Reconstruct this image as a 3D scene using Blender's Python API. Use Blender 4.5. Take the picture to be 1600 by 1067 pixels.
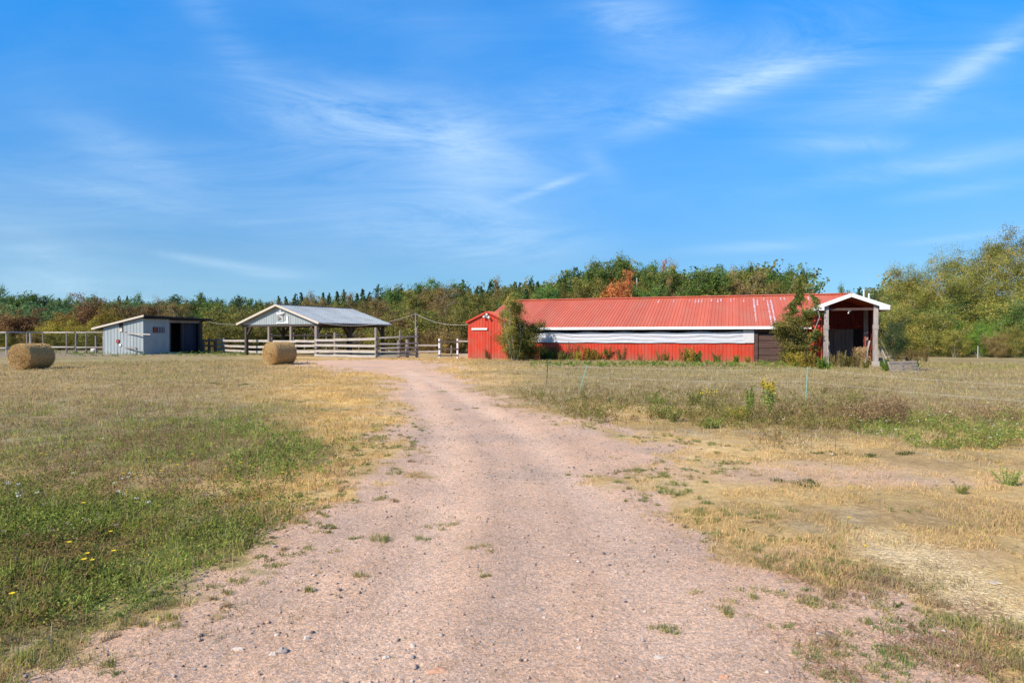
import bpy, math, random
import numpy as np
from mathutils import Vector, Matrix

for o in list(bpy.data.objects):
    bpy.data.objects.remove(o)
SC = bpy.context.scene
COL = SC.collection
R = math.radians

# ------------------------------------------------------------------ camera
F = 980.0            # focal length in photo pixels (1600 wide)
EYE = 1.65
HZ = 526.0
cam_d = bpy.data.cameras.new('camera')
cam = bpy.data.objects.new('camera', cam_d)
COL.objects.link(cam)
cam_d.sensor_width = 36.0
cam_d.lens = F / 1600 * 36
cam_d.clip_end = 6000
cam_d.clip_start = 0.05
cam.location = (0, 0, EYE)
cam.rotation_euler = (R(90) - math.atan(7.5 / F), 0, 0)
SC.camera = cam

# ------------------------------------------------------------------ light
SUN_EL = 38.0
TRAV = (0.75, 0.66)                       # horizontal direction the sunlight travels
az = math.atan2(-TRAV[0], -TRAV[1])       # where the sun stands, clockwise from +Y
sun_d = bpy.data.lights.new('sun', 'SUN')
sun_d.energy = 5.0
sun_d.angle = R(0.5)
sun_d.color = (1.0, 0.90, 0.76)
sun = bpy.data.objects.new('sun', sun_d)
COL.objects.link(sun)
tl = math.hypot(*TRAV)
sdir = Vector((TRAV[0] / tl * math.cos(R(SUN_EL)), TRAV[1] / tl * math.cos(R(SUN_EL)), -math.sin(R(SUN_EL))))
sun.rotation_euler = sdir.to_track_quat('-Z', 'Y').to_euler()
sun.location = (-30, -30, 60)

SC.view_settings.view_transform = 'Standard'
SC.view_settings.look = 'None'
SC.view_settings.gamma = 1.0
SC.view_settings.exposure = 0.32
SC.cycles.max_bounces = 6
SC.cycles.transparent_max_bounces = 8


def nn(nt, typ, **kw):
    n = nt.nodes.new(typ)
    for k, v in kw.items():
        if k.startswith('in_'):
            key = k[3:]
            key = int(key) if key.isdigit() else key.replace('_', ' ')
            n.inputs[key].default_value = v
        else:
            setattr(n, k, v)
    return n


def mth(nt, op, a, b=None, c=None, clamp=False):
    n = nt.nodes.new('ShaderNodeMath')
    n.operation = op
    n.use_clamp = clamp
    for i, v in enumerate((a, b, c)):
        if v is None:
            continue
        if isinstance(v, (int, float)):
            n.inputs[i].default_value = v
        else:
            nt.links.new(v, n.inputs[i])
    return n.outputs[0]


def mixc(nt, fac, a, b, mode='MIX'):
    n = nt.nodes.new('ShaderNodeMix')
    n.data_type = 'RGBA'
    n.blend_type = mode
    for key, v in ((0, fac), (6, a), (7, b)):
        if isinstance(v, (int, float)):
            n.inputs[key].default_value = v
        elif isinstance(v, tuple):
            n.inputs[key].default_value = (v[0], v[1], v[2], 1)
        else:
            nt.links.new(v, n.inputs[key])
    return n.outputs[2]


# world: Nishita sky with thin cirrus
W = bpy.data.worlds.new('World')
SC.world = W
W.use_nodes = True
wt = W.node_tree
wt.nodes.clear()
sky = nn(wt, 'ShaderNodeTexSky', sky_type='NISHITA', sun_disc=False)
sky.sun_elevation = R(SUN_EL)
sky.sun_rotation = az
sky.altitude = 50
sky.air_density = 1.0
sky.dust_density = 0.3
sky.ozone_density = 3.0
SKY_TINT = (0.52, 0.93, 1.28)
skc = mixc(wt, 1.0, sky.outputs[0], SKY_TINT, 'MULTIPLY')
tc = nn(wt, 'ShaderNodeTexCoord')
sep = nn(wt, 'ShaderNodeSeparateXYZ')
wt.links.new(tc.outputs['Generated'], sep.inputs[0])
dy = mth(wt, 'MAXIMUM', sep.outputs[1], 0.02)
ca = mth(wt, 'DIVIDE', sep.outputs[0], dy)
cb = mth(wt, 'DIVIDE', sep.outputs[2], dy)
bst = mth(wt, 'MULTIPLY', mth(wt, 'DIVIDE', mth(wt, 'SUBTRACT', sep.outputs[2], 0.12), 0.33, clamp=True),
          mth(wt, 'SUBTRACT', 1.0, mth(wt, 'DIVIDE', mth(wt, 'SUBTRACT', sep.outputs[2], 0.55), 0.25, clamp=True)))
skc = mixc(wt, bst, skc, mixc(wt, 1.0, skc, (0.30, 1.72, 2.05), 'MULTIPLY'))
# horizon lightening: a real sky is paler close to the ground
hor = mth(wt, 'POWER', mth(wt, 'SUBTRACT', 1.0, mth(wt, 'MAXIMUM', sep.outputs[2], 0.0), clamp=True), 9.0)
skc = mixc(wt, mth(wt, 'MULTIPLY', hor, 0.62), skc, (2.9, 5.2, 7.6))
comb = nn(wt, 'ShaderNodeCombineXYZ')
wt.links.new(ca, comb.inputs[0])
wt.links.new(cb, comb.inputs[1])


def wnoise(scale, rot, stretch, detail=5, rough=0.6, dist=0.6):
    mp = nn(wt, 'ShaderNodeMapping')
    mp.inputs['Rotation'].default_value = (0, 0, R(rot))
    mp.inputs['Scale'].default_value = (1.0, stretch, 1)
    wt.links.new(comb.outputs[0], mp.inputs[0])
    n = nn(wt, 'ShaderNodeTexNoise')
    n.inputs['Scale'].default_value = scale
    n.inputs['Detail'].default_value = detail
    n.inputs['Roughness'].default_value = rough
    n.inputs['Distortion'].default_value = dist
    wt.links.new(mp.outputs[0], n.inputs[0])
    return n.outputs[0]


n1 = wnoise(2.6, -24, 5.0, 9, 0.70, 1.1)
n1b = wnoise(2.8, 24, 5.0, 9, 0.70, 1.1)
n2 = wnoise(1.3, -12, 2.0, 4, 0.5, 0.3)
total = None
WISPS = [(590, 185, 210, 46, -14, .52, 1), (740, 235, 110, 70, -52, .36, 1), (1190, 125, 170, 28, 17, .60, 0), (1070, 172, 130, 20, 22, .46, 0),
         (1530, 95, 120, 20, 34, .75, 0), (990, 30, 110, 50, -25, .55, 1), (850, 296, 55, 6, 20, .8, 0), (1340, 226, 80, 13, 0, .50, 0),
         (1480, 254, 200, 18, 9, .46, 0), (1500, 299, 110, 10, 8, .40, 0), (780, 384, 130, 32, 2, .60, 0), (330, 410, 110, 8, -9, .42, 1),
         (1180, 386, 110, 9, 4, .46, 0), (1510, 370, 120, 6, 7, .36, 0), (345, 50, 100, 30, -50, .30, 1), (60, 400, 120, 45, -20, .32, 1),
         (250, 320, 140, 14, -12, .30, 1), (640, 330, 200, 60, 6, .24, 0), (180, 230, 130, 30, -25, .30, 1), (1250, 60, 200, 60, 22, .30, 0),
         (930, 250, 50, 18, -50, .20, 1), (520, 200, 150, 60, -10, .40, 1), (420, 290, 220, 60, -8, .30, 1), (700, 330, 160, 45, 12, .34, 0), (150, 300, 160, 50, -4, .30, 0), (870, 180, 160, 60, 15, .26, 0), (1380, 150, 180, 50, 24, .26, 0), (100, 455, 160, 26, -4, .34, 0), (430, 425, 60, 12, 0, .34, 0)]
for (cx, cy, ln, wd, an, st, k) in WISPS:
    a0, b0 = (cx - 800) / F, (HZ - cy) / F
    ca_, sa_ = math.cos(R(an)), math.sin(R(an))
    da = mth(wt, 'SUBTRACT', ca, a0)
    db = mth(wt, 'SUBTRACT', cb, b0)
    u = mth(wt, 'ADD', mth(wt, 'MULTIPLY', da, ca_ * F / ln), mth(wt, 'MULTIPLY', db, sa_ * F / ln))
    v = mth(wt, 'ADD', mth(wt, 'MULTIPLY', da, -sa_ * F / wd), mth(wt, 'MULTIPLY', db, ca_ * F / wd))
    q = mth(wt, 'ADD', mth(wt, 'MULTIPLY', u, u), mth(wt, 'MULTIPLY', v, v))
    g = mth(wt, 'MULTIPLY', mth(wt, 'EXPONENT', mth(wt, 'MULTIPLY', q, -1.0)), st * 0.78)
    nz = n1 if k else n1b
    g = mth(wt, 'MULTIPLY', g, mth(wt, 'MULTIPLY_ADD', nz, 2.3, -0.62, clamp=True))
    total = g if total is None else mth(wt, 'ADD', total, g)
veil = mth(wt, 'MULTIPLY', mth(wt, 'MULTIPLY_ADD', n2, 2.4, -0.85, clamp=True), mth(wt, 'MULTIPLY_ADD', n1b, 0.5, 0.05))
total = mth(wt, 'ADD', total, mth(wt, 'MULTIPLY', veil, 0.62))
front = mth(wt, 'MULTIPLY_ADD', sep.outputs[1], 8.0, -0.5, clamp=True)
total = mth(wt, 'MINIMUM', mth(wt, 'MULTIPLY', total, front), 0.85)
skc = mixc(wt, total, skc, (6.6, 8.9, 11.0))
bg = nn(wt, 'ShaderNodeBackground')
bg.inputs[1].default_value = 0.082
wt.links.new(skc, bg.inputs[0])
wo = nn(wt, 'ShaderNodeOutputWorld')
wt.links.new(bg.outputs[0], wo.inputs[0])


# ------------------------------------------------------------------ materials
def pmat(name, base, rough=0.8, var=0.15, scale=6.0, bump=0.0, bscale=40.0, metal=0.0, dirt=None, dirt_amt=0.0, dirt_scale=1.5,
         stretch=(1, 1, 1), spec=0.3, grime_h=None, sheet=None):
    m = bpy.data.materials.new(name)
    m.use_nodes = True
    nt = m.node_tree
    b = nt.nodes['Principled BSDF']
    b.inputs['Roughness'].default_value = rough
    b.inputs['Metallic'].default_value = metal
    b.inputs['Specular IOR Level'].default_value = spec
    t = nn(nt, 'ShaderNodeTexCoord')
    mp = nn(nt, 'ShaderNodeMapping')
    mp.inputs['Scale'].default_value = stretch
    nt.links.new(t.outputs['Object'], mp.inputs[0])
    n = nn(nt, 'ShaderNodeTexNoise')
    n.inputs['Scale'].default_value = scale
    n.inputs['Detail'].default_value = 6
    nt.links.new(mp.outputs[0], n.inputs[0])
    f = mth(nt, 'MULTIPLY_ADD', n.outputs[0], 2 * var, 1 - var)
    cc = nn(nt, 'ShaderNodeCombineXYZ')
    for i in range(3):
        nt.links.new(f, cc.inputs[i])
    c = mixc(nt, 1.0, base, cc.outputs[0], 'MULTIPLY')
    if dirt is not None:
        n3 = nn(nt, 'ShaderNodeTexNoise')
        n3.inputs['Scale'].default_value = dirt_scale
        n3.inputs['Detail'].default_value = 8
        n3.inputs['Roughness'].default_value = 0.65
        nt.links.new(mp.outputs[0], n3.inputs[0])
        df = mth(nt, 'MULTIPLY', mth(nt, 'MULTIPLY_ADD', n3.outputs[0], 5.0, -2.3, clamp=True), dirt_amt)
        c = mixc(nt, df, c, dirt)
    if sheet is not None:          # neighbouring sheets have weathered differently
        sx_ = nn(nt, 'ShaderNodeSeparateXYZ')
        nt.links.new(t.outputs['Object'], sx_.inputs[0])
        cell = mth(nt, 'FLOOR', mth(nt, 'DIVIDE', mth(nt, 'ADD', sx_.outputs[0], mth(nt, 'MULTIPLY', sx_.outputs[1], 0.0)), sheet))
        wn = nn(nt, 'ShaderNodeTexWhiteNoise', noise_dimensions='1D')
        nt.links.new(cell, wn.inputs['W'])
        edge = mth(nt, 'GREATER_THAN', mth(nt, 'FRACT', mth(nt, 'DIVIDE', sx_.outputs[0], sheet)), 0.035)
        vf = mth(nt, 'MULTIPLY', mth(nt, 'MULTIPLY_ADD', wn.outputs['Value'], 0.13, 0.935), mth(nt, 'MULTIPLY_ADD', edge, 0.25, 0.75))
        c3 = nn(nt, 'ShaderNodeCombineXYZ')
        for i in range(3):
            nt.links.new(vf, c3.inputs[i])
        c = mixc(nt, 1.0, c, c3.outputs[0], 'MULTIPLY')
    if grime_h is not None:        # splashed soil low on a wall
        sp = nn(nt, 'ShaderNodeSeparateXYZ')
        nt.links.new(t.outputs['Object'], sp.inputs[0])
        gf = mth(nt, 'MULTIPLY', mth(nt, 'SUBTRACT', 1.0, mth(nt, 'DIVIDE', sp.outputs[2], grime_h), clamp=True), n.outputs[0])
        c = mixc(nt, gf, c, (0.20, 0.14, 0.09))
    nt.links.new(c, b.inputs['Base Color'])
    if bump:
        n4 = nn(nt, 'ShaderNodeTexNoise')
        n4.inputs['Scale'].default_value = bscale
        n4.inputs['Detail'].default_value = 4
        nt.links.new(mp.outputs[0], n4.inputs[0])
        bp = nn(nt, 'ShaderNodeBump')
        bp.inputs['Strength'].default_value = bump
        bp.inputs['Distance'].default_value = 0.02
        nt.links.new(n4.outputs[0], bp.inputs['Height'])
        nt.links.new(bp.outputs[0], b.inputs['Normal'])
    return m


def leafmat(name, stops, trans=0.28, rough=0.6, objvar=0.28, gain=1.55):
    """foliage: colour from the per-leaf 'tone' attribute through a ramp"""
    m = bpy.data.materials.new(name)
    m.use_nodes = True
    nt = m.node_tree
    nt.nodes.clear()
    at = nn(nt, 'ShaderNodeAttribute', attribute_name='tone')
    rp = nn(nt, 'ShaderNodeValToRGB')
    cr = rp.color_ramp
    while len(cr.elements) > 1:
        cr.elements.remove(cr.elements[-1])
    cr.elements[0].position = stops[0][0]
    stops = [(p, tuple(min(.9, q * gain * w_) for q, w_ in zip(c, (1.04, 1.0, .82)))) for p, c in stops]
    cr.elements[0].color = (*stops[0][1], 1)
    for p, c in stops[1:]:
        e = cr.elements.new(p)
        e.color = (*c, 1)
    nt.links.new(at.outputs['Fac'], rp.inputs[0])
    oi = nn(nt, 'ShaderNodeObjectInfo')
    hs = nn(nt, 'ShaderNodeHueSaturation')
    hs.inputs['Hue'].default_value = 0.5
    hs.inputs['Saturation'].default_value = 0.95
    nt.links.new(mth(nt, 'MULTIPLY_ADD', oi.outputs['Random'], 0.05 * objvar * 2, 0.5 - 0.05 * objvar), hs.inputs['Hue'])
    nt.links.new(mth(nt, 'MULTIPLY_ADD', oi.outputs['Random'], objvar * 1.6, 1 - objvar * 0.7), hs.inputs['Value'])
    nt.links.new(rp.outputs[0], hs.inputs['Color'])
    d = nn(nt, 'ShaderNodeBsdfDiffuse')
    tr = nn(nt, 'ShaderNodeBsdfTranslucent')
    nt.links.new(hs.outputs[0], d.inputs[0])
    nt.links.new(hs.outputs[0], tr.inputs[0])
    mx = nn(nt, 'ShaderNodeMixShader')
    mx.inputs[0].default_value = trans
    nt.links.new(d.outputs[0], mx.inputs[1])
    nt.links.new(tr.outputs[0], mx.inputs[2])
    out = nn(nt, 'ShaderNodeOutputMaterial')
    nt.links.new(mx.outputs[0], out.inputs[0])
    return m


def colmat(name, trans=0.3):
    """uses the per-blade colour attribute 'tint'"""
    m = bpy.data.materials.new(name)
    m.use_nodes = True
    nt = m.node_tree
    nt.nodes.clear()
    at = nn(nt, 'ShaderNodeAttribute', attribute_name='tint')
    d = nn(nt, 'ShaderNodeBsdfDiffuse')
    tr = nn(nt, 'ShaderNodeBsdfTranslucent')
    nt.links.new(at.outputs['Color'], d.inputs[0])
    nt.links.new(at.outputs['Color'], tr.inputs[0])
    mx = nn(nt, 'ShaderNodeMixShader')
    mx.inputs[0].default_value = trans
    nt.links.new(d.outputs[0], mx.inputs[1])
    nt.links.new(tr.outputs[0], mx.inputs[2])
    out = nn(nt, 'ShaderNodeOutputMaterial')
    nt.links.new(mx.outputs[0], out.inputs[0])
    return m


M = {}
M['red_wall'] = pmat('red painted metal siding', (0.52, 0.045, 0.018), 0.5, 0.12, 2.0, dirt=(0.40, 0.10, 0.06), dirt_amt=0.6, grime_h=0.6, sheet=0.916)
M['red_roof'] = pmat('faded red roof sheet', (0.58, 0.130, 0.066), 0.5, 0.10, 1.2, dirt=(0.52, 0.17, 0.10), dirt_amt=0.6, dirt_scale=0.6, sheet=0.916,
                     stretch=(1.6, 0.35, 1))
M['bare_sheet'] = pmat('peeled pale roof sheet', (0.62, 0.50, 0.52), 0.45, 0.2, 5.0, dirt=(0.50, 0.16, 0.13), dirt_amt=0.9, dirt_scale=4)
M['white_trim'] = pmat('weathered white trim', (0.80, 0.79, 0.76), 0.6, 0.06, 5, dirt=(0.45, 0.42, 0.38), dirt_amt=0.45, dirt_scale=2.5)
M['curtain'] = pmat('white plastic curtain', (0.50, 0.50, 0.53), 0.5, 0.08, 3, dirt=(0.42, 0.43, 0.47), dirt_amt=0.55, dirt_scale=1.2,
                    stretch=(0.5, 1, 6))
M['pale_board'] = pmat('pale grey board', (0.55, 0.54, 0.54), 0.7, 0.12, 6)
M['dark'] = pmat('boards darkened for interior shade', (0.035, 0.030, 0.030), 0.9, 0.2, 4)  # near black, stands for shade in openings and recesses
M['shade_red'] = pmat('red siding darkened for shade', (0.20, 0.030, 0.024), 0.6, 0.15, 3)  # red siding with the porch shade put into its colour
M['brown_door'] = pmat('brown board door', (0.075, 0.042, 0.034), 0.8, 0.25, 6, dirt=(0.14, 0.09, 0.075), dirt_amt=0.6, stretch=(0.4, 1, 4))
M['grey_wood'] = pmat('weathered grey timber', (0.26, 0.22, 0.19), 0.9, 0.3, 9, bump=0.5, dirt=(0.16, 0.12, 0.10), dirt_amt=0.6,
                      stretch=(1.5, 1.5, 0.35))
M['post_wood'] = pmat('bleached porch timber', (0.37, 0.32, 0.285), 0.9, 0.35, 9, bump=0.6, dirt=(0.17, 0.12, 0.10), dirt_amt=0.75, dirt_scale=2.5, stretch=(2, 2, 0.35))
M['pale_wood'] = pmat('bleached fence board', (0.43, 0.38, 0.33), 0.9, 0.25, 7, bump=0.4, dirt=(0.30, 0.25, 0.21), dirt_amt=0.7,
                      stretch=(0.8, 0.8, 2))
M['dark_wood'] = pmat('dark timber', (0.07, 0.055, 0.045), 0.9, 0.3, 6)  # dark timber tone; for the fence bay by the shed it includes shade
M['white_post'] = pmat('white painted post', (0.74, 0.74, 0.72), 0.6, 0.1, 8)
M['blue_metal'] = pmat('pale blue metal siding', (0.325, 0.355, 0.355), 0.45, 0.1, 2.5, dirt=(0.24, 0.27, 0.29), dirt_amt=0.5, stretch=(1, 1, 0.4))
M['shade_navy'] = pmat('navy siding darkened for shade', (0.022, 0.030, 0.055), 0.5, 0.2, 3)  # shade of the recessed bay wall is put into this dark navy
M['zinc_roof'] = pmat('galvanised roof sheet', (0.33, 0.36, 0.37), 0.38, 0.08, 1.5, dirt=(0.24, 0.22, 0.20), dirt_amt=0.5, dirt_scale=0.7, sheet=0.916,
                      metal=0.35)
M['black_roof'] = pmat('black tar roof edge', (0.025, 0.025, 0.03), 0.8, 0.2, 5)
M['tan_trim'] = pmat('bleached trim board', (0.55, 0.47, 0.38), 0.8, 0.15, 5)
M['steel'] = pmat('dull steel', (0.35, 0.36, 0.37), 0.5, 0.15, 8, metal=0.4)
M['red_box'] = pmat('dull red board', (0.28, 0.06, 0.04), 0.7, 0.2, 8)
M['concrete'] = pmat('rough concrete', (0.36, 0.32, 0.27), 0.95, 0.2, 12, bump=0.4)
M['teal'] = pmat('teal plastic', (0.20, 0.40, 0.32), 0.5, 0.1, 8)
M['black_pl'] = pmat('black plastic', (0.04, 0.045, 0.045), 0.5, 0.1, 8)
M['wire'] = pmat('white polywire', (0.50, 0.47, 0.42), 0.6, 0.05, 8)
M['cable'] = pmat('pale cable', (0.42, 0.40, 0.36), 0.6, 0.05, 8)
M['black_cable'] = pmat('black cable', (0.05, 0.05, 0.05), 0.6, 0.05, 8)
M['tank'] = pmat('white plastic tank', (0.60, 0.57, 0.52), 0.5, 0.1, 4)
M['bark'] = pmat('grey brown bark', (0.17, 0.14, 0.115), 0.95, 0.35, 10, bump=0.5)
M['pale_bark'] = pmat('pale grey bark', (0.34, 0.31, 0.28), 0.95, 0.35, 8, bump=0.4)
M['stem'] = pmat('dry weed stem', (0.17, 0.14, 0.06), 0.9, 0.3, 20)
M['green_stem'] = pmat('green weed stem', (0.12, 0.16, 0.04), 0.9, 0.3, 20)
M['stone_grey'] = pmat('grey stone', (0.38, 0.32, 0.28), 0.9, 0.25, 60)
M['stone_white'] = pmat('pale stone', (0.58, 0.49, 0.41), 0.9, 0.2, 60)
M['stone_orange'] = pmat('orange sandstone', (0.56, 0.31, 0.19), 0.9, 0.3, 60)
M['hay'] = pmat('packed hay', (0.46, 0.28, 0.11), 0.95, 0.45, 18, bump=1.0, bscale=60, dirt=(0.20, 0.12, 0.05), dirt_amt=0.6, dirt_scale=9)
M['straw'] = colmat('straw', 0.05)
M['grass'] = colmat('grass blades', 0.4)
M['yellow_petal'] = pmat('yellow petals', (0.85, 0.60, 0.02), 0.7, 0.1, 8)
M['white_petal'] = pmat('white petals', (0.85, 0.80, 0.66), 0.7, 0.1, 8)
M['plume'] = pmat('yellow plume', (0.66, 0.44, 0.02), 0.8, 0.2, 8)
M['pink_petal'] = pmat('pink clover heads', (0.48, 0.30, 0.32), 0.8, 0.15, 8)

M['lf_green'] = leafmat('green leaves', [(0, (0.026, 0.052, 0.016)), (.5, (0.070, 0.125, 0.030)), (1, (0.15, 0.19, 0.045))])
M['lf_far'] = leafmat('far green leaves', [(0, (0.045, 0.080, 0.045)), (.5, (0.085, 0.140, 0.062)), (1, (0.15, 0.20, 0.075))])
M['lf_olive'] = leafmat('olive leaves', [(0, (0.045, 0.058, 0.016)), (.5, (0.13, 0.135, 0.036)), (1, (0.26, 0.21, 0.055))])
M['lf_rust'] = leafmat('rust brown leaves', [(0, (0.060, 0.045, 0.022)), (.5, (0.15, 0.098, 0.046)), (1, (0.25, 0.18, 0.07))])
M['lf_red'] = leafmat('dark red leaves', [(0, (0.075, 0.036, 0.024)), (.5, (0.16, 0.072, 0.042)), (1, (0.22, 0.17, 0.05))])
M['lf_gold'] = leafmat('golden leaves', [(0, (0.085, 0.075, 0.016)), (.5, (0.24, 0.20, 0.030)), (1, (0.36, 0.26, 0.05))])
M['lf_orange'] = leafmat('orange leaves', [(0, (0.12, 0.060, 0.020)), (.35, (0.26, 0.12, 0.035)), (.6, (0.42, 0.125, 0.040)), (1, (0.52, 0.19, 0.07))])
M['lf_spruce'] = leafmat('spruce needles', [(0, (0.016, 0.034, 0.020)), (.5, (0.036, 0.066, 0.032)), (1, (0.075, 0.11, 0.042))])
M['lf_willow'] = leafmat('yellowing willow leaves', [(0, (0.055, 0.070, 0.016)), (.35, (0.14, 0.155, 0.034)), (.75, (0.25, 0.235, 0.055)),
                                                     (.9, (0.34, 0.24, 0.06)), (1, (0.46, 0.24, 0.07))], 0.3, objvar=0.15)
M['lf_bright'] = leafmat('bright green leaves', [(0, (0.040, 0.085, 0.012)), (.5, (0.10, 0.19, 0.025)), (1, (0.20, 0.29, 0.040))], 0.35)
M['lf_clover'] = leafmat('clover leaves', [(0, (0.045, 0.062, 0.018)), (.4, (0.11, 0.155, 0.030)), (.8, (0.22, 0.25, 0.06)), (1, (0.36, 0.28, 0.12))], 0.35, gain=1.75)
M['lf_dead'] = leafmat('dead weed heads', [(0, (0.060, 0.034, 0.022)), (.5, (0.17, 0.105, 0.066)), (1, (0.36, 0.25, 0.15))])
M['lf_birch'] = leafmat('small green and yellow leaves', [(0, (0.032, 0.050, 0.013)), (.6, (0.085, 0.110, 0.026)), (.9, (0.22, 0.19, 0.045)),
                                                          (1, (0.42, 0.18, 0.05))], 0.3, objvar=0.1)


# ------------------------------------------------------------------ helpers
def tag(o, label=None, cat=None, group=None, kind=None):
    if label:
        o['label'] = label
    if cat:
        o['category'] = cat
    if group:
        o['group'] = group
    if kind:
        o['kind'] = kind
    return o


def empty(name, loc=(0, 0, 0), rz=0.0, label=None, cat=None, group=None):
    o = bpy.data.objects.new(name, None)
    o.empty_display_size = 0.3
    COL.objects.link(o)
    o.location = loc
    o.rotation_euler = (0, 0, rz)
    return tag(o, label, cat, group)


def copy_thing(src, loc, rz=0.0, sc=None, label=None, group=None):
    r = src.copy()
    COL.objects.link(r)
    r.location = loc
    r.rotation_euler = (0, 0, rz)
    if sc is not None:
        r.scale = sc if isinstance(sc, tuple) else (sc, sc, sc)
    if label:
        r['label'] = label
    if group:
        r['group'] = group
    for ch in src.children:
        c = ch.copy()
        COL.objects.link(c)
        c.parent = r
        for g in ch.children:
            d = g.copy()
            COL.objects.link(d)
            d.parent = c
    return r


class MB:
    def __init__(s):
        s.v = []
        s.f = []

    def add(s, vs, fs):
        n = len(s.v)
        s.v += [tuple(v) for v in vs]
        s.f += [tuple(i + n for i in f) for f in fs]
        return s

    def box(s, a, b):
        (x0, y0, z0), (x1, y1, z1) = a, b
        vs = [(x0, y0, z0), (x1, y0, z0), (x1, y1, z0), (x0, y1, z0), (x0, y0, z1), (x1, y0, z1), (x1, y1, z1), (x0, y1, z1)]
        return s.add(vs, [(0, 3, 2, 1), (4, 5, 6, 7), (0, 1, 5, 4), (1, 2, 6, 5), (2, 3, 7, 6), (3, 0, 4, 7)])

    def bar(s, p, q, w, h, up=(0, 0, 1), jit=0.0, rng=None):
        """rectangular bar from p to q: w sideways, h along up"""
        p, q = Vector(p), Vector(q)
        d = (q - p).normalized()
        upv = Vector(up)
        if abs(d.dot(upv)) > 0.97:
            upv = Vector((0, 1, 0))
        sd = d.cross(upv).normalized() * (w / 2)
        uu = sd.normalized().cross(d).normalized() * (h / 2)
        vs = []
        for c in (p, q):
            for a, b in ((-1, -1), (1, -1), (1, 1), (-1, 1)):
                j = Vector((0, 0, 0))
                if jit and rng:
                    j = Vector((rng.uniform(-jit, jit), rng.uniform(-jit, jit), rng.uniform(-jit, jit)))
                vs.append(c + sd * a + uu * b + j)
        return s.add(vs, [(0, 3, 2, 1), (4, 5, 6, 7), (0, 1, 5, 4), (1, 2, 6, 5), (2, 3, 7, 6), (3, 0, 4, 7)])

    def tube(s, pts, rad, n=8, cap=True):
        pts = [Vector(p) for p in pts]
        if not hasattr(rad, '__len__'):
            rad = [rad] * len(pts)
        base = len(s.v)
        for i, p in enumerate(pts):
            d = (pts[min(i + 1, len(pts) - 1)] - pts[max(i - 1, 0)]).normalized()
            a = d.orthogonal().normalized() if abs(d.z) < 0.9 else Vector((1, 0, 0))
            a = (a - d * a.dot(d)).normalized()
            b = d.cross(a)
            for k in range(n):
                t = 2 * math.pi * k / n
                s.v.append(tuple(p + (a * math.cos(t) + b * math.sin(t)) * rad[i]))
        for i in range(len(pts) - 1):
            for k in range(n):
                k2 = (k + 1) % n
                s.f.append((base + i * n + k, base + i * n + k2, base + (i + 1) * n + k2, base + (i + 1) * n + k))
        if cap:
            s.f.append(tuple(base + k for k in reversed(range(n))))
            s.f.append(tuple(base + (len(pts) - 1) * n + k for k in range(n)))
        return s

    def build(s, name, mat, parent=None, smooth=False, bevel=0.0, loc=None):
        me = bpy.data.meshes.new(name)
        me.from_pydata(s.v, [], s.f)
        me.materials.append(M[mat] if isinstance(mat, str) else mat)
        if smooth:
            me.polygons.foreach_set('use_smooth', [True] * len(me.polygons))
        o = bpy.data.objects.new(name, me)
        COL.objects.link(o)
        if parent:
            o.parent = parent
        if loc is not None:
            o.location = loc
        if bevel:
            md = o.modifiers.new('edge', 'BEVEL')
            md.width = bevel
            md.segments = 1
        return o


def npmesh(name, verts, faces, k, mat, parent=None, attrs=None, smooth=False):
    """mesh from numpy arrays; faces (n,k)"""
    me = bpy.data.meshes.new(name)
    nv, nf = len(verts), len(faces)
    me.vertices.add(nv)
    me.vertices.foreach_set('co', verts.astype(np.float32).ravel())
    me.loops.add(nf * k)
    me.loops.foreach_set('vertex_index', faces.astype(np.int32).ravel())
    me.polygons.add(nf)
    me.polygons.foreach_set('loop_start', np.arange(0, nf * k, k, dtype=np.int32))
    me.polygons.foreach_set('loop_total', np.full(nf, k, dtype=np.int32))
    if smooth:
        me.polygons.foreach_set('use_smooth', np.ones(nf, dtype=bool))
    for an, arr in (attrs or {}).items():
        if arr.ndim == 1:
            a = me.attributes.new(an, 'FLOAT', 'POINT')
            a.data.foreach_set('value', arr.astype(np.float32))
        else:
            a = me.attributes.new(an, 'FLOAT_COLOR', 'POINT')
            c = np.ones((nv, 4), dtype=np.float32)
            c[:, :3] = arr
            a.data.foreach_set('color', c.ravel())
    me.update()
    me.validate()
    me.materials.append(M[mat] if isinstance(mat, str) else mat)
    o = bpy.data.objects.new(name, me)
    COL.objects.link(o)
    if parent:
        o.parent = parent
    return o


def ribbed(mb, O, U, V, N, s0, s1, top, bot=0.0, pitch=0.229, rw=0.05, rh=0.022):
    """ribbed metal sheet: U along, V up the sheet, N outward; top / bot are numbers or functions of s"""
    O, U, V, N = Vector(O), Vector(U).normalized(), Vector(V).normalized(), Vector(N).normalized()
    tf = top if callable(top) else (lambda s: top)
    bf = bot if callable(bot) else (lambda s: bot)
    prof = []
    s = s0
    first = True
    while s < s1 - 1e-6:
        if first:
            prof.append((s, 0.0))
            first = False
        c = s + pitch
        a = c - rw / 2 - rw * 0.3
        for q, h in ((a, 0), (a + rw * 0.3, rh), (a + rw * 0.3 + rw * 0.7, rh), (a + rw * 1.3, 0)):
            if q < s1:
                prof.append((q, h))
        s = c
    prof.append((s1, 0.0))
    n = len(mb.v)
    for (q, h) in prof:
        mb.v.append(tuple(O + U * q + V * bf(q) + N * h))
        mb.v.append(tuple(O + U * q + V * tf(q) + N * h))
    for i in range(len(prof) - 1):
        mb.f.append((n + 2 * i, n + 2 * i + 2, n + 2 * i + 3, n + 2 * i + 1))
    return mb


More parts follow.
